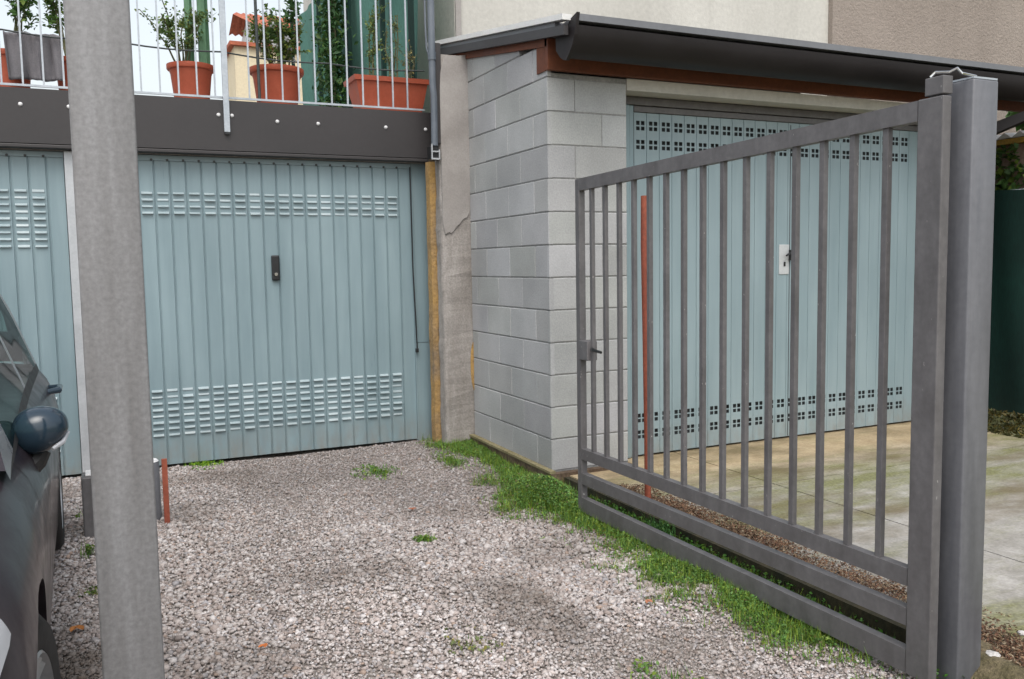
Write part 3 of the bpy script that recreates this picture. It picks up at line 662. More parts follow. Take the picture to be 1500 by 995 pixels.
plant('trough_plant', (2.17, 6.80, 2.83), 'thin sparse stem rising in the middle of the trough', 3, 130, .016, (.10, .14, .06), spread=.05, height=.55, seed=10, bare=.1, group='plants in the trough', yellow=.4)
plant('trough_plant', (2.30, 6.80, 2.83), 'short withered stem at the right end of the trough', 3, 90, .016, (.13, .14, .07), spread=.06, height=.28, seed=12, bare=.1, group='plants in the trough', yellow=.5)
# cactus
cr = empty('tall_cactus', (.70, 6.82, 2.84), 'pair of tall straight green cactus stems in the middle pot', 'cactus')
for x, r_ in ((.655, .026), (.752, .036)):
    b = MB(); n = 20; vs = []; zs = np.linspace(2.83, 4.3, 16)
    for z in zs:
        for k in range(n):
            a = 2*math.pi*k/n; rr = r_*(1+.16*math.cos(5*a))*(1+.04*math.sin(z*9)); vs.append((x+rr*math.cos(a), 6.82+rr*math.sin(a), z))
    b.add(vs, [(j*n+k, j*n+(k+1) % n, (j+1)*n+(k+1) % n, (j+1)*n+k) for j in range(15) for k in range(n)]+[tuple(15*n+k for k in range(n))])
    b.build('cactus_stem', M['cactus'], cr, smooth=True, angle=60)

# green netting screen down the right side of the terrace
scn = empty('shade_screen', (2.45, 9, 2.56), 'tall green shade netting closing the right side of the terrace', 'screen')
V = []; ny_, nz_ = 90, 12
for j in range(nz_+1):
    for i in range(ny_+1):
        y = 6.95+(11.7-6.95)*i/ny_; z = 2.56+2.05*j/nz_
        x = 2.47+.035*math.sin(y*5.1+z*.6)+.02*math.sin(y*11.7-z)+.05*math.sin(y*1.7)
        V.append((x, y, z))
b = MB(); b.add(V, [(j*(ny_+1)+i, j*(ny_+1)+i+1, (j+1)*(ny_+1)+i+1, (j+1)*(ny_+1)+i) for j in range(nz_) for i in range(ny_)])
b.build('netting', M['net'], scn, smooth=True, angle=80)
for y in (6.97, 7.75, 8.9, 10.2, 11.7):
    MB().box(2.37, 2.41, y-.02, y+.02, 2.56, 4.66).build('screen_post', M['net_dark'], scn)
MB().box(2.37, 2.40, 6.97, 11.7, 2.93, 2.96).build('screen_rail', M['wire'], scn)
# climber growing up the screen
cl = empty('climbing_plant', (2.28, 9.1, 2.56), 'dense climbing plant growing up the green shade netting', 'plant')
n = 2600; z = 2.56+2.0*rng.random(n); y = 9.1+rng.normal(0, .17, n); x = 2.27+rng.normal(0, .07, n)*(1.1-.3*(z-2.56)/2)
V, F, c = leaves(np.c_[x, y, z], .032, .1, 2.4, green(n, (.04, .10, .03), .45, 6, .2), 21, .6)
o = np_mesh('foliage', V-np.array((2.28, 9.1, 2.56)), F, M['leaf'], c); o.parent = cl
b = MB()
for q in range(5): b.tube([(2.28+.03*q-.06, 9.05+.03*q, 2.56), (2.27, 9.1+.04*q-.08, 3.4), (2.29, 9.08+.05*q-.1, 4.4)], [.012, .009, .005], 6)
b.build('stems', M['stem'], cl)
# far house beyond the terrace
fh = empty('distant_house', (4.5, 24, 0), 'distant pale yellow house with a red tiled roof beyond the terrace', 'house')
b = MB(); b.box(3.75, 10, 20.35, 27.5, -.1, 6.5); b.build('wall', M['white_flash'], fh)
b = MB(); b.box(2.72, 5.2, 19.2, 20.33, -.1, 6.0); b.build('annex_wall', M['cream'], fh)
b = MB(); b.box(2.62, 5.3, 19.1, 20.33, 6.003, 6.08); b.build('annex_roof', M['rooftile'], fh)
b = MB()
for (xa, xb, ya, za, yb, zb) in ((3.4, 10.3, 19.9, 6.62, 24, 7.95), (3.4, 10.3, 24.9, 7.62, 24, 7.95)):
    N = 40
    for i in range(N):      # pantile ridges
        u0 = xa+(xb-xa)*i/N; u1 = xa+(xb-xa)*(i+.55)/N; u2 = xa+(xb-xa)*(i+1)/N
        b.add([(u0, ya, za), (u1, ya, za+.06), (u2, ya, za), (u0, yb, zb), (u1, yb, zb+.06), (u2, yb, zb)], [(0, 1, 4, 3), (1, 2, 5, 4)])
b.build('roof', M['rooftile'], fh)
b = MB(); b.prism([(20.35, 6.503), (27.5, 6.503), (27.5, 6.9), (24, 7.85)], 3.75, 3.95); b.build('gable', M['white_flash'], fh)

# ------------------------------------------------------------------ block garage on the right
gar = empty('block_garage', (4.4, 6.0, 0), 'grey concrete block garage with a dark gutter and pale metal door', 'garage')
YF = 4.99; XW = 2.60
def roof_z(y): return 2.80+(y-4.64)*.158
WB = MB(); WB2 = MB(); CH = .2107
def blk(b, x0, x1, y0, y1, z0, z1, side, topf=None):
    """one block with bevelled edge; side 'X' = face on -X, 'Y' = face on -Y"""
    c = random.uniform(.86, 1.06); b.c = (c, c*random.uniform(.985, 1.01), c*random.uniform(.97, 1.01)); e = .004
    if side == 'X':
        t0, t1 = (z1, z1) if topf is None else (min(z1, topf(y0)), min(z1, topf(y1)))
        if t0-z0 < .02 or t1-z0 < .02: return
        o = random.uniform(-.0012, .0012)
        P = [(XW+e, y0, z0), (XW+e, y1, z0), (XW+e, y1, t1), (XW+e, y0, t0), (XW+o, y0+e, z0+e), (XW+o, y1-e, z0+e), (XW+o, y1-e, t1-e), (XW+o, y0+e, t0-e), (XW+.03, y0, z0), (XW+.03, y1, z0), (XW+.03, y1, t1), (XW+.03, y0, t0)]
    else:
        o = random.uniform(-.0012, .0012)
        P = [(x0, YF+e, z0), (x1, YF+e, z0), (x1, YF+e, z1), (x0, YF+e, z1), (x0+e, YF+o, z0+e), (x1-e, YF+o, z0+e), (x1-e, YF+o, z1-e), (x0+e, YF+o, z1-e), (x0, YF+.03, z0), (x1, YF+.03, z0), (x1, YF+.03, z1), (x0, YF+.03, z1)]
    b.add(P, [(4, 5, 6, 7), (0, 1, 5, 4), (1, 2, 6, 5), (2, 3, 7, 6), (3, 0, 4, 7), (0, 8, 9, 1), (1, 9, 10, 2), (2, 10, 11, 3), (3, 11, 8, 0)])
j = .004
for r_ in range(15):
    z0 = .045+r_*CH+j; z1 = .045+(r_+1)*CH-j
    # side wall, starting at the corner
    y = YF if r_ % 2 else YF; w0 = .40 if r_ % 2 else .20; first = True; yy = YF
    while yy < 6.30:
        w = w0 if first else .40; y1 = min(yy+w, 6.30)
        blk(WB, 0, 0, (yy+.0005 if first else yy+j*.5), y1-j*.5, z0, z1, 'X', lambda q: roof_z(q)-.085); yy = y1; first = False
    if z1 < 2.62:
        xx = XW; first = True; w0 = .20 if r_ % 2 else .40
        while xx < 3.19-.01:
            w = w0 if first else .40; x1 = min(xx+w, 3.19)
            blk(WB, (xx+.0005 if first else xx+j*.5), x1-j*.5, 0, 0, z0, z1 if r_ < 12 else 2.605, 'Y'); xx = x1; first = False
    if r_ < 12:
        blk(WB2, 6.16, 6.58, 0, 0, z0, z1, 'Y')
WB.build('block_wall', M['block'], gar, colors=True); WB2.build('block_wall', M['block'], gar, colors=True)
b = MB()
b.add([(XW+.0055, YF+.03, .03), (XW+.0055, 6.30, .03), (XW+.0055, 6.30, 2.94), (XW+.0055, YF+.03, 2.72)], [(0, 1, 2, 3)])
b.box(XW+.006, 3.187, YF+.0055, YF+.2, .03, 2.60)
b.build('mortar_core', M['mortar'], gar)
MB().box(6.162, 6.578, YF+.0055, YF+.2, .03, 2.6).build('mortar_core', M['mortar'], gar)
b = MB(); b.box(3.191, 6.158, YF-.002, YF+.30, 2.53, 2.604); b.build('lintel', M['stucco'], gar)
b = MB(); b.box(3.188, 3.205, YF+.032, YF+.30, .02, 2.529); b.box(6.145, 6.16, YF+.032, YF+.3, .02, 2.529); b.build('reveal', M['mortar'], gar)
# foundation ledge
b = MB(); b.prism([(4.93, -.12), (6.3, -.12), (6.3, .055), (4.93, .043)], 2.565, 2.605); b.build('foundation', M['foundation'], gar)
b = MB(); b.prism([(4.93, .044), (6.3, .056), (6.3, .072), (4.93, .060)], 2.555, 2.596); b.build('foundation_ledge', M['ledge'], gar)
b = MB(); b.box(2.606, 3.19, 4.93, 4.985, -.12, .04); b.build('foundation', M['foundation'], gar)
# boards, roof, flashing, gutter
b = MB(); b.box(2.585, 7.6, 4.945, 4.985, 2.609, 2.80); b.build('fascia_board', M['orange'], gar)
b = MB(); y0, y1 = 4.96, 6.9
b.add([(x, y, roof_z(y)-dz) for x in (2.585, 2.60) for y in (y0, y1) for dz in (.10, .03)], [(0, 1, 3, 2), (4, 6, 7, 5), (0, 4, 5, 1), (2, 3, 7, 6), (0, 2, 6, 4), (1, 5, 7, 3)])
b.add([(x, y, z) for x in (2.592, 2.604) for y, z in ((5.0, 2.61), (5.115, 2.61), (5.115, 2.80), (5.0, 2.78))], [(0, 1, 2, 3), (7, 6, 5, 4), (0, 4, 5, 1), (1, 5, 6, 2), (2, 6, 7, 3), (3, 7, 4, 0)])
b.build('verge_board', M['orange'], gar)
def sloped(b, x0, x1, ya, yb, lo, hi):
    b.add([(x, y, roof_z(y)+d) for x in (x0, x1) for y in (ya, yb) for d in (lo, hi)], [(0, 1, 3, 2), (4, 6, 7, 5), (0, 4, 5, 1), (2, 3, 7, 6), (0, 2, 6, 4), (1, 5, 7, 3)])
b = MB(); sloped(b, 2.56, 7.6, 4.80, 7.0, .002, .03); rf = b.build('roof', M['flash'], gar)
b = MB(); sloped(b, 2.545, 2.575, 4.66, 7.0, -.055, .001); b.build('verge_flashing', M['fascia'], rf)
b = MB(); sloped(b, 2.535, 2.60, 4.66, 7.0, .032, .066); b.build('verge_cap', M['white_flash'], rf)
prof = [(4.615, 2.80), (4.62, 2.755), (4.64, 2.71), (4.67, 2.672), (4.71, 2.648), (4.755, 2.64), (4.80, 2.648), (4.83, 2.67), (4.85, 2.72), (4.85, 2.82), (4.66, 2.82)]
b = MB(); b.prism(prof, 2.615, 8.6); g_ = b.build('gutter', M['gutter'], gar, smooth=True, angle=50)
b = MB(); b.prism([(4.60, 2.822), (4.84, 2.822), (4.84, 2.852), (4.60, 2.862)], 2.616, 8.6); b.build('gutter_lip', M['flash'], g_)
ep = [(4.585, 2.865), (4.60, 2.80), (4.615, 2.745), (4.645, 2.69), (4.685, 2.648), (4.72, 2.615), (4.755, 2.625), (4.80, 2.65), (4.85, 2.70), (4.855, 2.80), (4.80, 2.83), (4.72, 2.80), (4.66, 2.845)]
b = MB(); b.prism(ep, 2.592, 2.613); b.build('gutter_end_cap', M['gutter'], g_)
# bracket holding the eaves at the far right
b = MB()
b.add([(6.62+(4.985-y)*.75+(x-6.585), y+.0*x, z) for x in (6.585, 6.64) for y, z in ((4.985, 2.36), (4.985, 2.46), (4.52, 2.66), (4.40, 2.66))], [(0, 1, 2, 3), (7, 6, 5, 4), (0, 4, 5, 1), (1, 5, 6, 2), (2, 6, 7, 3), (3, 7, 4, 0)])
b.build('eaves_bracket', M['gutter'], gar)
b = MB(); b.box(2.75, 6.57, 7.0, 7.05, -.1, 3.1); b.box(6.5, 6.55, 5.2, 6.995, -.1, 2.7); b.build('rear_wall', M['block'], gar, colors=True)
# metal door with punched vents
YG = 5.17
def punched(x0, x1, z0, z1, y, holes_z, pitch=.1075):
    b = MB(); n = round((x1-x0)/pitch); p = (x1-x0)/n
    zbk = sorted(set([z0, z1]+[q for h in holes_z for q in h]))
    for i in range(n):
        a = x0+i*p; e = a+p
        xb = [a+.0035, a+.021, a+.0495, a+.0605, a+.089, e-.0035]
        for k in range(5):
            for q in range(len(zbk)-1):
                if k in (1, 3) and (zbk[q], zbk[q+1]) in holes_z and 0 <= i < n-1: continue
                b.add([(xb[k], y, zbk[q]), (xb[k+1], y, zbk[q]), (xb[k+1], y, zbk[q+1]), (xb[k], y, zbk[q+1])], [(0, 1, 2, 3)])
        b.add([(e-.0035, y, z0), (e, y+.007, z0), (e+.0035, y, z0), (e-.0035, y, z1), (e, y+.007, z1), (e+.0035, y, z1)], [(0, 1, 4, 3), (1, 2, 5, 4)])
    return b
hz = [(2.342, 2.370), (2.306, 2.332), (2.214, 2.241), (2.178, 2.204), (.302, .330), (.268, .293), (.185, .210), (.152, .176)]
hz = [(a, c) for a, c in hz]
b = punched(3.36, 6.115, .035, 2.425, YG, hz)
gd = b.build('metal_door', M['door_pale'], gar); gd['label'] = 'pale teal door with punched rectangular vents'
MB().box(3.362, 6.113, YG+.03, YG+.05, .03, 2.43).build('door_backing', M['dark'], gd)
for fx in ((3.262, 3.315, -.02), (3.322, 3.356, -.008), (6.119, 6.143, -.02)):
    b = MB(); b.box(fx[0], fx[1], YG+fx[2], YG+.06, .025, 2.47, .003); b.build('door_frame', M['door'], gd)
b = MB(); b.box(3.262, 6.143, YG-.028, YG+.06, 2.472, 2.525, .004); b.box(3.358, 6.117, YG-.012, YG+.06, 2.428, 2.468, .003); b.build('door_head', M['gate'], gd)  # head coloured darker than the frame to paint in the shade under the lintel
b = MB(); b.box(3.238, 3.259, YG+.02, YG+.06, .025, 2.47); b.box(4.757, 4.763, YG-.0015, YG+.002, .04, 2.41); b.build('door_gap', M['dark'], gd)
b = MB(); b.box(4.655, 4.752, YG-.006, YG-.001, 1.29, 1.515, .002); b.build('lock_plate', M['steel_plate'], gd)
b = MB(); b.box(4.745, 4.772, YG-.04, YG-.007, 1.395, 1.475, .004); b.tube([(4.755, YG-.035, 1.445), (4.725, YG-.042, 1.447), (4.69, YG-.045, 1.43)], [.010, .009, .007], 8); b.box(4.698, 4.714, YG-.012, YG-.0065, 1.352, 1.385, .002)
b.build('door_handle', M['black'], gd)

# ------------------------------------------------------------------ houses behind
h1 = empty('rendered_house', (5, 9, 0), 'house with a plain cream rendered wall rising behind the block garage', 'house')
b = MB(); b.box(2.83, 7.05, 7.12, 13, -.1, 7.2); b.build('wall', M['stucco'], h1)
b = MB(); b.box(2.6, 7.05, 6.9, 13.2, 7.2, 7.4); b.build('roof', M['rooftile'], h1)
b = MB(); b.box(2.835, 2.885, 7.10, 7.119, 3.1, 7.2); b.build('corner_strip', M['plaster'], h1)
h2 = empty('rough_rendered_house', (11, 9, 0), 'house with a rough brownish pink rendered wall behind the gutter', 'house')
b = MB(); b.box(7.052, 15, 7.06, 13, -.1, 7.5); b.build('wall', M['stucco_pink'], h2)
b = MB(); b.box(7.052, 15.2, 6.9, 13.2, 7.5, 7.7); b.build('roof', M['rooftile'], h2)
b = MB(); b.box(7.10, 7.13, 7.03, 7.058, 3.40, 3.62); b.build('wall_hook', M['black'], h2)

# ------------------------------------------------------------------ far right: netting fence, wall, shed, tree
fn = empty('net_fence', (6.95, 3.6, 0), 'dark green shade netting fence at the right edge behind the gate post', 'fence')
V = []; ny_, nz_ = 60, 10
for q in range(nz_+1):
    for i in range(ny_+1):
        y = 1.5+3.75*i/ny_; z = .03+1.93*q/nz_
        V.append((6.98+.025*math.sin(y*6+z)+.015*math.sin(y*13-z*2), y, z+.012*math.sin(y*5)*(q/nz_)))
b = MB(); b.add(V, [(q*(ny_+1)+i, q*(ny_+1)+i+1, (q+1)*(ny_+1)+i+1, (q+1)*(ny_+1)+i) for q in range(nz_) for i in range(ny_)])
b.build('netting', M['net_dark'], fn, smooth=True, angle=80)
for y in (1.6, 2.8, 4.0, 5.18): MB().tube([(7.03, y, 0), (7.03, y, 2.0)], .022, 10).build('fence_post', M['galv'], fn)
MB().tube([(7.02, 1.5, 1.955), (7.02, 5.25, 1.955)], .006, 6).build('top_wire', M['galv'], fn)
gw = empty('garden_wall', (7.6, 4, 0), 'weathered brick garden wall with ivy behind the green netting', 'wall')
b = MB(); b.box(7.5, 7.7, .5, 6.9, -.1, 2.40); b.build('brickwork', M['hedge_wall'], gw)
b = MB(); b.box(7.44, 7.76, .5, 6.9, 2.403, 2.45); b.build('ochre_coping', M['ochre'], gw)
b = MB()
for i in range(44):
    y = .5+i*.145; b.add([(7.42, y, 2.455), (7.42, y+.07, 2.505), (7.42, y+.14, 2.455), (7.80, y, 2.48), (7.80, y+.07, 2.53), (7.80, y+.14, 2.48)], [(0, 1, 4, 3), (1, 2, 5, 4), (0, 2, 1), (3, 4, 5), (0, 3, 5, 2)])
b.build('white_coping_tiles', M['white_flash'], gw)
n = 3800; y = rng.uniform(2.5, 6.5, n); z = 1.75+.64*rng.random(n)**1.4; k = rng.random(n) < sstep(.42, .72, vnoise(y, z, 3, 50)+.35*(2.2-z)); y = y[k]; z = z[k]
x = 7.46-.10*rng.random(len(y))
V, F, c = leaves(np.c_[x, y, z], .05, .1, 1.4, green(len(y), (.08, .16, .045), .5, 4, .3), 31, .5)
o = np_mesh('ivy', V-np.array((7.6, 4, 0)), F, M['leaf'], c); o.parent = gw
def tree(x, y, h, rad, n, seed, label, col, ls=.11):
    rg = np.random.default_rng(seed); root = empty('garden_tree', (x, y, 0), label, 'tree')
    b = MB(); b.tube([(x, y, -.1), (x+.05, y, h*.3), (x-.05, y+.05, h*.55)], [.14, .11, .08], 9); cs = []
    for i in range(9):
        a = rg.uniform(0, 6.28); q = Vector((x+rad*.7*math.cos(a)*rg.uniform(.3, 1), y+rad*.7*math.sin(a)*rg.uniform(.3, 1), h*rg.uniform(.5, .98)))
        b.tube([(x, y, h*rg.uniform(.3, .5)), q.lerp(Vector((x, y, h*.5)), .5), q], [.06, .04, .015], 6); cs.append(q)
    b.build('trunk', M['bark'], root)
    P = []
    for q in cs:
        m = n//9; d = rg.normal(size=(m, 3)); d /= np.linalg.norm(d, axis=1)[:, None]; P.append(np.array(q)+d*(rad*.42*rg.random((m, 1))**.45)*np.array([1, 1, .75]))
    P = np.concatenate(P); V, F, c = leaves(P, ls, .2, 1.6, green(len(P), col, .45, seed, .2), seed, .4)
    o = np_mesh('crown', V-np.array((x, y, 0)), F, M['leaf'], c); o.parent = root
tree(9.6, 5.6, 3.5, 1.1, 7000, 41, 'leafy green tree behind the garden wall at the right edge', (.055, .12, .03))

# ------------------------------------------------------------------ red pole
b = MB(); b.tube([(2.75, 4.10, -.1), (2.748, 4.10, .4), (2.742, 4.105, 1.0), (2.733, 4.105, 1.5), (2.735, 4.105, 1.765)], .0185, 14)
tag(b.build('rust_red_pole', M['rust'], smooth=True, loc=(2.75, 4.1, 0)), 'thin rust red metal pole standing in the soil behind the gate', 'pole')

# ------------------------------------------------------------------ gate
def rtube(b, x0, x1, y0, y1, z0, z1, bev=.004): b.box(x0, x1, y0, y1, z0, z1, bev)
gt = empty('gate', (2.46, 2.0, -.05), 'dark grey steel bar gate standing open along the block garage', 'gate')
GX0, GX1 = 2.44, 2.48
b = MB(); rtube(b, GX0, GX1, 1.972, 2.068, -.03, 1.912); b.build('hinge_stile', M['gate'], gt)
b = MB(); rtube(b, GX0, GX1, 4.315, 4.36, -.03, 1.872); b.build('lock_stile', M['gate'], gt)
# rails drop slightly away from the hinge, as in a sagging gate leaf
def grail(name, za, zb, hgt):
    b = MB(); b.prism([(2.069, za-hgt), (4.314, zb-hgt), (4.314, zb), (2.069, za)], GX0+.001, GX1-.001); return b.build(name, M['gate'], gt)
grail('rail', 1.910, 1.871, .066); grail('rail', .341, .339, .062); grail('rail', .202, .195, .062); grail('rail', .055, .052, .083)
for y in (4.206, 4.066, 3.925, 3.785, 3.645, 3.505, 3.364, 3.222, 3.078, 2.930, 2.785, 2.640, 2.497, 2.352, 2.205):
    MB().box(2.450, 2.472, y-.0125, y+.0125, .335, 1.86, .002).build('bar', M['gate'], gt)
b = MB(); b.box(2.428, 2.492, 4.215, 4.314, .855, .965, .004); lb = b.build('lock_box', M['gate'], gt)
b = MB(); b.tube([(2.46, 4.216, .92), (2.435, 4.16, .92), (2.43, 4.07, .915)], [.011, .010, .008], 8); b.build('gate_handle', M['black'], lb)
b = MB(); b.box(2.443, 2.487, 1.975, 2.045, 1.918, 1.975, .003); hg = b.build('hinge_block', M['gate'], gt)
b = MB(); b.tube([(2.45, 2.03, 1.978), (2.46, 2.02, 1.992), (2.475, 1.98, 1.986), (2.488, 1.962, 1.996), (2.495, 1.95, 1.978), (2.56, 1.95, 1.973)], .0045, 6); b.build('hinge_strap', M['chrome'], hg)

def gate_post(name, x0, x1, y0, y1, h, mat, label):
    root = empty(name, ((x0+x1)/2, (y0+y1)/2, -.05), label, 'gate post', 'square gate posts')
    b = MB(); b.box(x0, x1, y0, y1, -.2, h, .006); b.build('shaft', mat, root, smooth=True, angle=50)
    b = MB(); b.box(x0+.003, x1-.003, y0+.003, y1-.003, h+.001, h+.007); b.build('cap_plate', M['galv'], root)
gate_post('gate_post', 2.525, 2.642, 1.93, 2.065, 1.962, M['gate_post'], 'grey steel post carrying the open gate at right')
gate_post('gate_post', -.047, .088, 2.2, 2.335, 2.35, M['post'], 'pale mottled grey square post standing alone in front of the garages at left')

# ------------------------------------------------------------------ short bollards behind the left post
bo = empty('bollard', (-.08, 5.08, 0), 'short square bollard beside the car and left of the grey post', 'bollard', 'short grey bollards')
b = MB(); b.box(-.155, -.005, 5.02, 5.17, -.05, .325, .008); b.build('shaft', M['gate'], bo); b = MB(); b.box(-.135, -.025, 5.035, 5.155, .326, .338, .004); b.build('cap', M['white'], bo)
bo = empty('bollard', (.19, 5.24, 0), 'short round bollard right of the grey post beside the rusty strip', 'bollard', 'short grey bollards')
b = MB(); b.lathe([(.068, -.05), (.068, .325), (.064, .33)], (.17, 5.25, 0), 24); b.build('shaft', M['gate_post'], bo, smooth=True, angle=50); b = MB(); b.lathe([(.066, .331), (.06, .338), (0, .342)], (.17, 5.25, 0), 24); b.build('cap', M['white'], bo, smooth=True)
b = MB(); b.box(.243, .272, 5.10, 5.116, -.05, .365, .002)
tag(b.build('rusty_strip', M['rust'], loc=(.25, 5.1, 0)), 'upright rusty steel strip beside the short round bollard', 'steel strip')

# ------------------------------------------------------------------ car
car = empty('parked_car', (-1.055, 3.75, 0), 'dark grey hatchback parked nose first at the left edge', 'car')
XC = -1.055
ST = [ # y, half width, top z (belt/hood), bottom
 (1.36, .50, .60, .30), (1.40, .62, .68, .25), (1.48, .73, .725, .2), (1.60, .79, .76, .18), (1.80, .825, .80, .18), (2.05, .838, .835, .18), (2.30, .842, .865, .18), (2.65, .84, .885, .18),
 (3.2, .838, .895, .18), (3.6, .838, .90, .18), (4.0, .838, .905, .18), (4.4, .842, .91, .18), (4.7, .848, .915, .18), (5.0, .848, .915, .18), (5.25, .83, .91, .2), (5.45, .76, .90, .24), (5.55, .66, .86, .3)]
def interp(y):
    ys_ = [s[0] for s in ST]; return [float(np.interp(y, ys_, [s[k] for s in ST])) for k in (1, 2, 3)]
SIDE = [(.93, 0.0), (.975, .04), (.985, .2), (.995, .42), (1.0, .60), (1.0, .70), (.985, .80), (.955, .90), (.915, .965), (.875, 1.0)]
def body_sec(y):
    w, zt, zb = interp(y); right = [(w*f, zb+(zt-zb)*t) for f, t in SIDE]
    topc = [(w*.875*(1-q), zt+.045*(1-(1-q)**2)) for q in (.2, .45, .7, 1.0)]
    return right, topc
ysb = sorted(set([s[0] for s in ST]+[round(q, 3) for q in np.arange(1.4, 5.5, .1)]))
vs = []; 
for y in ysb:
    r_, t_ = body_sec(y); half = r_+t_
    ring_ = [(XC+x, y, z) for x, z in half]+[(XC-x, y, z) for x, z in reversed(half[:-1])]
    vs += ring_
m = len(ring_); b = MB()
b.add(vs, [(k*m+i, k*m+(i+1) % m, (k+1)*m+(i+1) % m, (k+1)*m+i) for k in range(len(ysb)-1) for i in range(m)]+[tuple(range(m)), tuple((len(ysb)-1)*m+i for i in range(m))])
body = b.build('body', M['paint'], car, smooth=True, angle=40)
FA, RA, WR = 2.25, 4.90, .30
cut = MB()
for ya in (FA, RA):
    k = MB(); n = 40; rr = .355
    for sx in (1, -1):
        xa, xb = (XC+.58, XC+1.1) if sx == 1 else (XC-1.1, XC-.58)
        vv = [(x, ya+rr*math.cos(6.28318*q/n), .315+rr*math.sin(6.28318*q/n)) for x in (xa, xb) for q in range(n)]
        cut.add(vv, [(q, (q+1) % n, n+(q+1) % n, n+q) for q in range(n)]+[tuple(range(n-1, -1, -1)), tuple(range(n, 2*n))])
co = cut.build('cutter', M['dark'])
bm_ = body.modifiers.new('arch', 'BOOLEAN'); bm_.object = co; bm_.operation = 'DIFFERENCE'; bm_.solver = 'EXACT'
dg = bpy.context.evaluated_depsgraph_get(); dg.update()
nm = bpy.data.meshes.new_from_object(body.evaluated_get(dg)); body.modifiers.clear(); body.data = nm
bpy.data.objects.remove(co)
if len(nm.materials) < 2: nm.materials.append(M['dark'])
for p in nm.polygons:
    c = p.center + Vector((car.location.x, car.location.y, 0))
    inside = any((c.y-ya)**2+(c.z-.315)**2 < .350**2+.0025 and abs(c.x-XC) < .80 for ya in (FA, RA))
    if inside and abs(c.x-XC) > .5 and c.z < .68: p.material_index = 1
nm.set_sharp_from_angle(angle=R(40))
# greenhouse
def roofz(y): return float(np.interp(y, [2.52, 2.82, 3.14, 3.5, 3.85, 4.3, 4.7, 5.0, 5.25, 5.46], [.895, 1.06, 1.22, 1.345, 1.40, 1.42, 1.40, 1.33, 1.17, .91]))
def ghx(z): return .765-(z-.9)*.36-.25*max(0, z-1.2)**1.5
ysg = [2.52]+[round(q, 3) for q in np.arange(2.6, 5.46, .08)]+[5.46]
def gsec(y):
    w, zt, zb = interp(y); zr = max(roofz(y), zt+.002); z0 = zt-.01
    side = [(ghx(z0+(zr-z0)*t)*(w/.84), z0+(zr-z0)*t) for t in (0, .08, .35, .62, .86, 1.0)]
    x1 = side[-1][0]; topp = [(x1*q, zr+.035*(1-q*q)) for q in (.93, .6, .3, 0)]
    return side+topp
secs = [gsec(y) for y in ysg]; parts = {k: MB() for k in ('roof', 'windscreen', 'rear_window')}; side_parts = {(k, sx, h): MB() for k in ('side_window', 'pillar', 'seal') for sx in (1, -1) for h in (0, 1)}
for k in range(len(ysg)-1):
    for i in range(9):
        ym = (ysg[k]+ysg[k+1])/2; top = i >= 5
        if top: nmz = 'windscreen' if (ym < 3.46 and i > 5) else ('rear_window' if (5.02 < ym < 5.36 and i > 5) else 'roof')
        else:
            nmz = 'side_window' if (i in (1, 2, 3) and 2.80 < ym < 4.95 and not 3.98 < ym < 4.05 and roofz(ym)-.9 > .1) else 'pillar'
            if i == 0 : nmz = 'seal'
            if i == 4: nmz = 'pillar'
        for sx in (1, -1):
            q = [secs[k][i], secs[k][i+1], secs[k+1][i+1], secs[k+1][i]]; yy = [ysg[k], ysg[k], ysg[k+1], ysg[k+1]]
            tgt = parts[nmz] if nmz in parts else side_parts[(nmz, sx, 1 if (nmz == 'side_window' and ym > 4) else 0)]
            tgt.add([(XC+sx*p[0], y_, p[1]) for p, y_ in zip(q, yy)], [(0, 1, 2, 3)])
def weld(o):
    bm = bmesh.new(); bm.from_mesh(o.data); bmesh.ops.remove_doubles(bm, verts=bm.verts, dist=.0005); bmesh.ops.recalc_face_normals(bm, faces=bm.faces)
    bm.to_mesh(o.data); bm.free(); o.data.set_sharp_from_angle(angle=R(50))
for (nmz, sx, h), pb in side_parts.items():
    if pb.f: weld(pb.build({'seal': 'window_seal', 'pillar': 'window_pillar'}.get(nmz, nmz), M[{'side_window': 'glass', 'pillar': 'trim', 'seal': 'seal'}[nmz]], car, smooth=True))
for nmz, mt in (('roof', 'paint'), ('windscreen', 'glass'), ('rear_window', 'glass')):
    o = parts[nmz].build('roof' if nmz == 'roof' else {'seal': 'window_seal', 'pillar': 'window_pillar'}.get(nmz, nmz), M[mt], car, smooth=True); weld(o)
# door shut lines, handles
for yl in (2.78, 4.02, 4.98):
    b = MB()
    for (f0, t0), (f1, t1) in zip(SIDE[2:-1], SIDE[3:]):
        if yl > 4.9 and t0 < .5: continue
        w, zt, zb = interp(yl)
        b.add([(XC+w*f0+.0015, yl-.003, zb+(zt-zb)*t0), (XC+w*f0+.0015, yl+.003, zb+(zt-zb)*t0), (XC+w*f1+.0015, yl+.003, zb+(zt-zb)*t1), (XC+w*f1+.0015, yl-.003, zb+(zt-zb)*t1)], [(0, 1, 2, 3)])
    b.build('door_seam', M['seal'], car)
for yh, xo in ((3.85, .0), (4.78, .0)):
    b = MB(); b.tube([(XC+.80, yh-.10, .825), (XC+.858, yh-.07, .83), (XC+.862, yh+.05, .83), (XC+.80, yh+.09, .825)], [.013, .016, .016, .013], 10); b.build('door_handle', M['mirror_shell'], car, smooth=True)
for sx in (1, -1):
    b = MB(); b.box(XC+sx*.36-.22, XC+sx*.36+.22, 3.78, 3.92, .7, 1.12, .05); b.box(XC+sx*.36-.12, XC+sx*.36+.12, 3.80, 3.90, 1.15, 1.30, .04); b.box(XC+sx*.36-.06, XC+sx*.36+.06, 3.83, 3.87, 1.08, 1.18)
    b.build('seat', M['seal'], car, smooth=True)
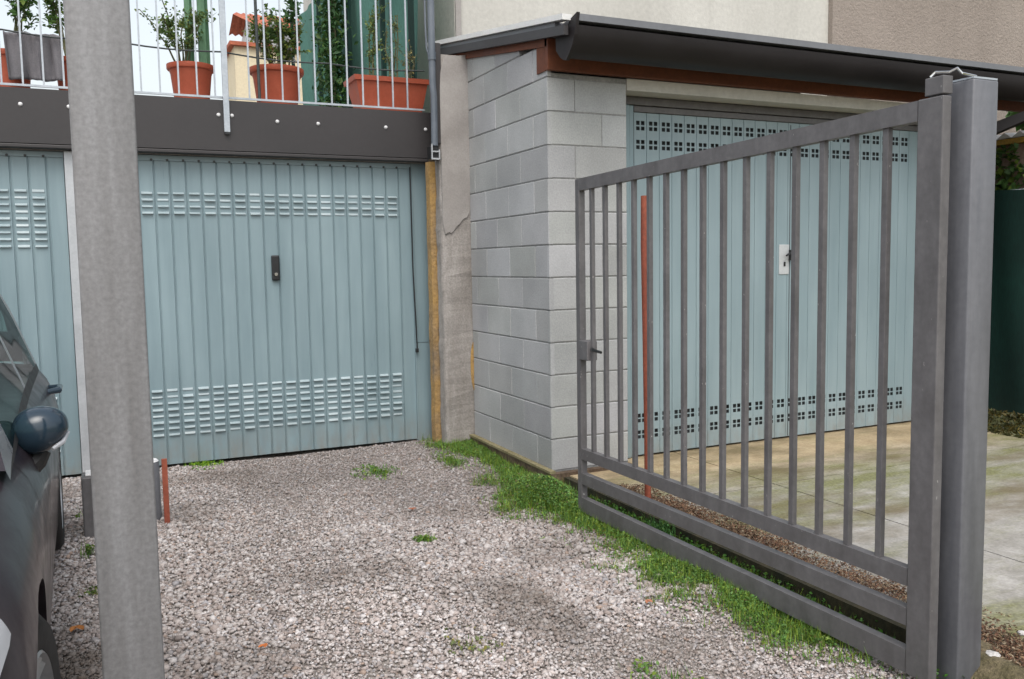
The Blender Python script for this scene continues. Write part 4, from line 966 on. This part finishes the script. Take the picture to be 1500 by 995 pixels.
# mirror
def blobmesh(c, sx, sy, sz, front=1, sub=3, tilt=0):
    bm = bmesh.new(); bmesh.ops.create_icosphere(bm, subdivisions=sub, radius=1); out = MB()
    for v in bm.verts:
        x, y, z = v.co; z2 = z*(1-.18*x); 
        e = 2.9; nrm_ = (abs(x)**e+abs(y)**2.3+abs(z)**e)**(-1/e)
        x, z2 = x*nrm_, z*nrm_; y *= nrm_**.6
        wz = 1-.22*max(0, -z2)-.10*max(0, z2)*(1 if x > 0 else .2)
        v.co = Vector((x*sx*wz+.12*sx*z2, y*sy*(1 if y < 0 else .4), z2*sz*(1-.16*abs(x)*(1 if x > 0 else .3))))
        v.co = Matrix.Rotation(tilt, 3, 'Y') @ v.co
    bm.verts.index_update(); out.add([v.co+Vector(c) for v in bm.verts], [[q.index for q in f.verts] for f in bm.faces]); bm.free(); return out
for sx in (1, -1):
    cx = XC+sx*.832
    mr = blobmesh((cx-sx*.004, 3.12, .898), .082, .085, .076, sub=4).build('wing_mirror', M['mirror_shell'], car, smooth=True, angle=80)
    b = MB(); b.tube([(cx-sx*.005, 3.13, .83), (cx-sx*.02, 3.12, .80), (cx-sx*.055, 3.10, .765), (cx-sx*.10, 3.08, .74)], [.03, .033, .034, .03], 10); b.build('mirror_arm', M['seal'], mr, smooth=True)
    b = MB(); b.lathe([(0, 0), (.068, 0)], (0, 0, 0), 20); b.v = [(cx+x, 3.168, .895+y) for x, y, z in b.v]; b.build('mirror_glass', M['chrome'], mr)
    s2 = MB(); s2.tube([(cx+sx*.03, 3.045, .845), (cx+sx*.06, 3.075, .86), (cx+sx*.076, 3.11, .885)], [.006, .008, .005], 8); s2.build('turn_signal', M['lamp'], mr, smooth=True)
# headlights: lens patch following the body
for sx in (1, -1):
    b = MB(); yy = np.linspace(1.40, 1.84, 12); vs = []
    for y in yy:
        w, zt, zb = interp(y); t = (y-1.40)/.44
        lo = .80+.06*t; hi = .965-.01*t
        for s in np.linspace(lo, hi, 5):
            f = float(np.interp(s, [q[1] for q in SIDE], [q[0] for q in SIDE])); vs.append((XC+sx*(w*f+.006), y-.004, zb+(zt-zb)*s))
    b.add(vs, [(k*5+i, k*5+i+1, k*5+6+i, k*5+5+i) for k in range(11) for i in range(4)]); b.build('headlight', M['lamp'], car, smooth=True)
# wheels
def wheel(x, y, sx, steer):
    w = bpy.data.objects.new('wheel', None); COL.objects.link(w); w.parent = car; w.location = (x-car.location.x, y-car.location.y, .30-car.location.z); w.rotation_euler.z = steer
    k = MB(); k.lathe([(.205, -.09), (.27, -.095), (.294, -.075), (.30, -.04), (.30, .04), (.294, .075), (.27, .095), (.205, .088)], (0, 0, 0), 48, 'X')
    t = k.build('tyre', M['tyre'], None, smooth=True, angle=50); t.parent = w
    k = MB(); k.lathe([(.207, .085), (.198, .092), (.19, .075), (.185, -.04)], (0, 0, 0), 40, 'X'); k.lathe([(0, .05), (.03, .05), (.05, .035), (.05, .0)], (0, 0, 0), 20, 'X')
    for q in range(7):
        a = 2*math.pi*q/7
        for da in (-.13, .13):
            c0, s0 = math.cos(a+da*.3), math.sin(a+da*.3); c1, s1 = math.cos(a+da), math.sin(a+da)
            k.tube([(.03, .04*c0, .04*s0), (.05, .12*c1, .12*s1), (.07, .192*c1, .192*s1)], [.016, .013, .015], 6)
    k.lathe([(0, -.02), (.19, -.03)], (0, 0, 0), 24, 'X')
    r_ = k.build('rim', M['rim'], None, smooth=True, angle=50); r_.parent = w
    if sx < 0: w.scale.x = -1
wheel(XC+.735, FA, 1, R(-7)); wheel(XC+.745, RA, 1, 0); wheel(XC-.735, FA, -1, R(-7)); wheel(XC-.745, RA, -1, 0)

car.rotation_euler.z = R(1.6); car.location.x += .005
# ------------------------------------------------------------------ camera, light, world
f = 1279.72; yaw, pit, rol = R(25.008), R(4.9206), R(.95127)
fwd = Vector((math.sin(yaw)*math.cos(pit), math.cos(yaw)*math.cos(pit), -math.sin(pit))); rt = Vector((math.cos(yaw), -math.sin(yaw), 0)); dn = fwd.cross(rt)
r2 = rt*math.cos(rol)+dn*math.sin(rol); d2 = -rt*math.sin(rol)+dn*math.cos(rol)
cam = bpy.data.cameras.new('camera'); co = bpy.data.objects.new('camera', cam); COL.objects.link(co)
cam.sensor_width = 36; cam.sensor_fit = 'HORIZONTAL'; cam.lens = 36*f/1500; cam.clip_start = .05; cam.clip_end = 500
mw = Matrix((r2, -d2, -fwd)).transposed().to_4x4(); mw.translation = (0, 0, 1.4); co.matrix_world = mw
sc.camera = co
EL, AZ = R(58), R(200)        # azimuth measured from +Y clockwise
sun = bpy.data.lights.new('sun', 'SUN'); so = bpy.data.objects.new('sun', sun); COL.objects.link(so)
sun.energy = .5; sun.angle = R(40); sun.color = (1, .97, .93)
sd = Vector((math.sin(AZ)*math.cos(EL), math.cos(AZ)*math.cos(EL), math.sin(EL)))
so.rotation_euler = sd.to_track_quat('Z', 'Y').to_euler(); so.location = (0, -5, 10)
w = bpy.data.worlds.new('World'); sc.world = w; w.use_nodes = True; nt = w.node_tree
sky = nt.nodes.new('ShaderNodeTexSky'); sky.sky_type = 'NISHITA'; sky.sun_disc = False; sky.sun_elevation = EL; sky.sun_rotation = AZ
sky.air_density = 1.5; sky.dust_density = 4; sky.ozone_density = 1
hs = nt.nodes.new('ShaderNodeHueSaturation'); hs.inputs['Saturation'].default_value = .38   # grey overcast sky
nt.links.new(sky.outputs[0], hs.inputs['Color']); nt.links.new(hs.outputs[0], nt.nodes['Background'].inputs['Color'])
nt.nodes['Background'].inputs['Strength'].default_value = .15
sc.view_settings.view_transform = 'Standard'; sc.view_settings.look = 'None'; sc.view_settings.exposure = .76; sc.view_settings.gamma = 1
sc.view_settings.use_curve_mapping = False
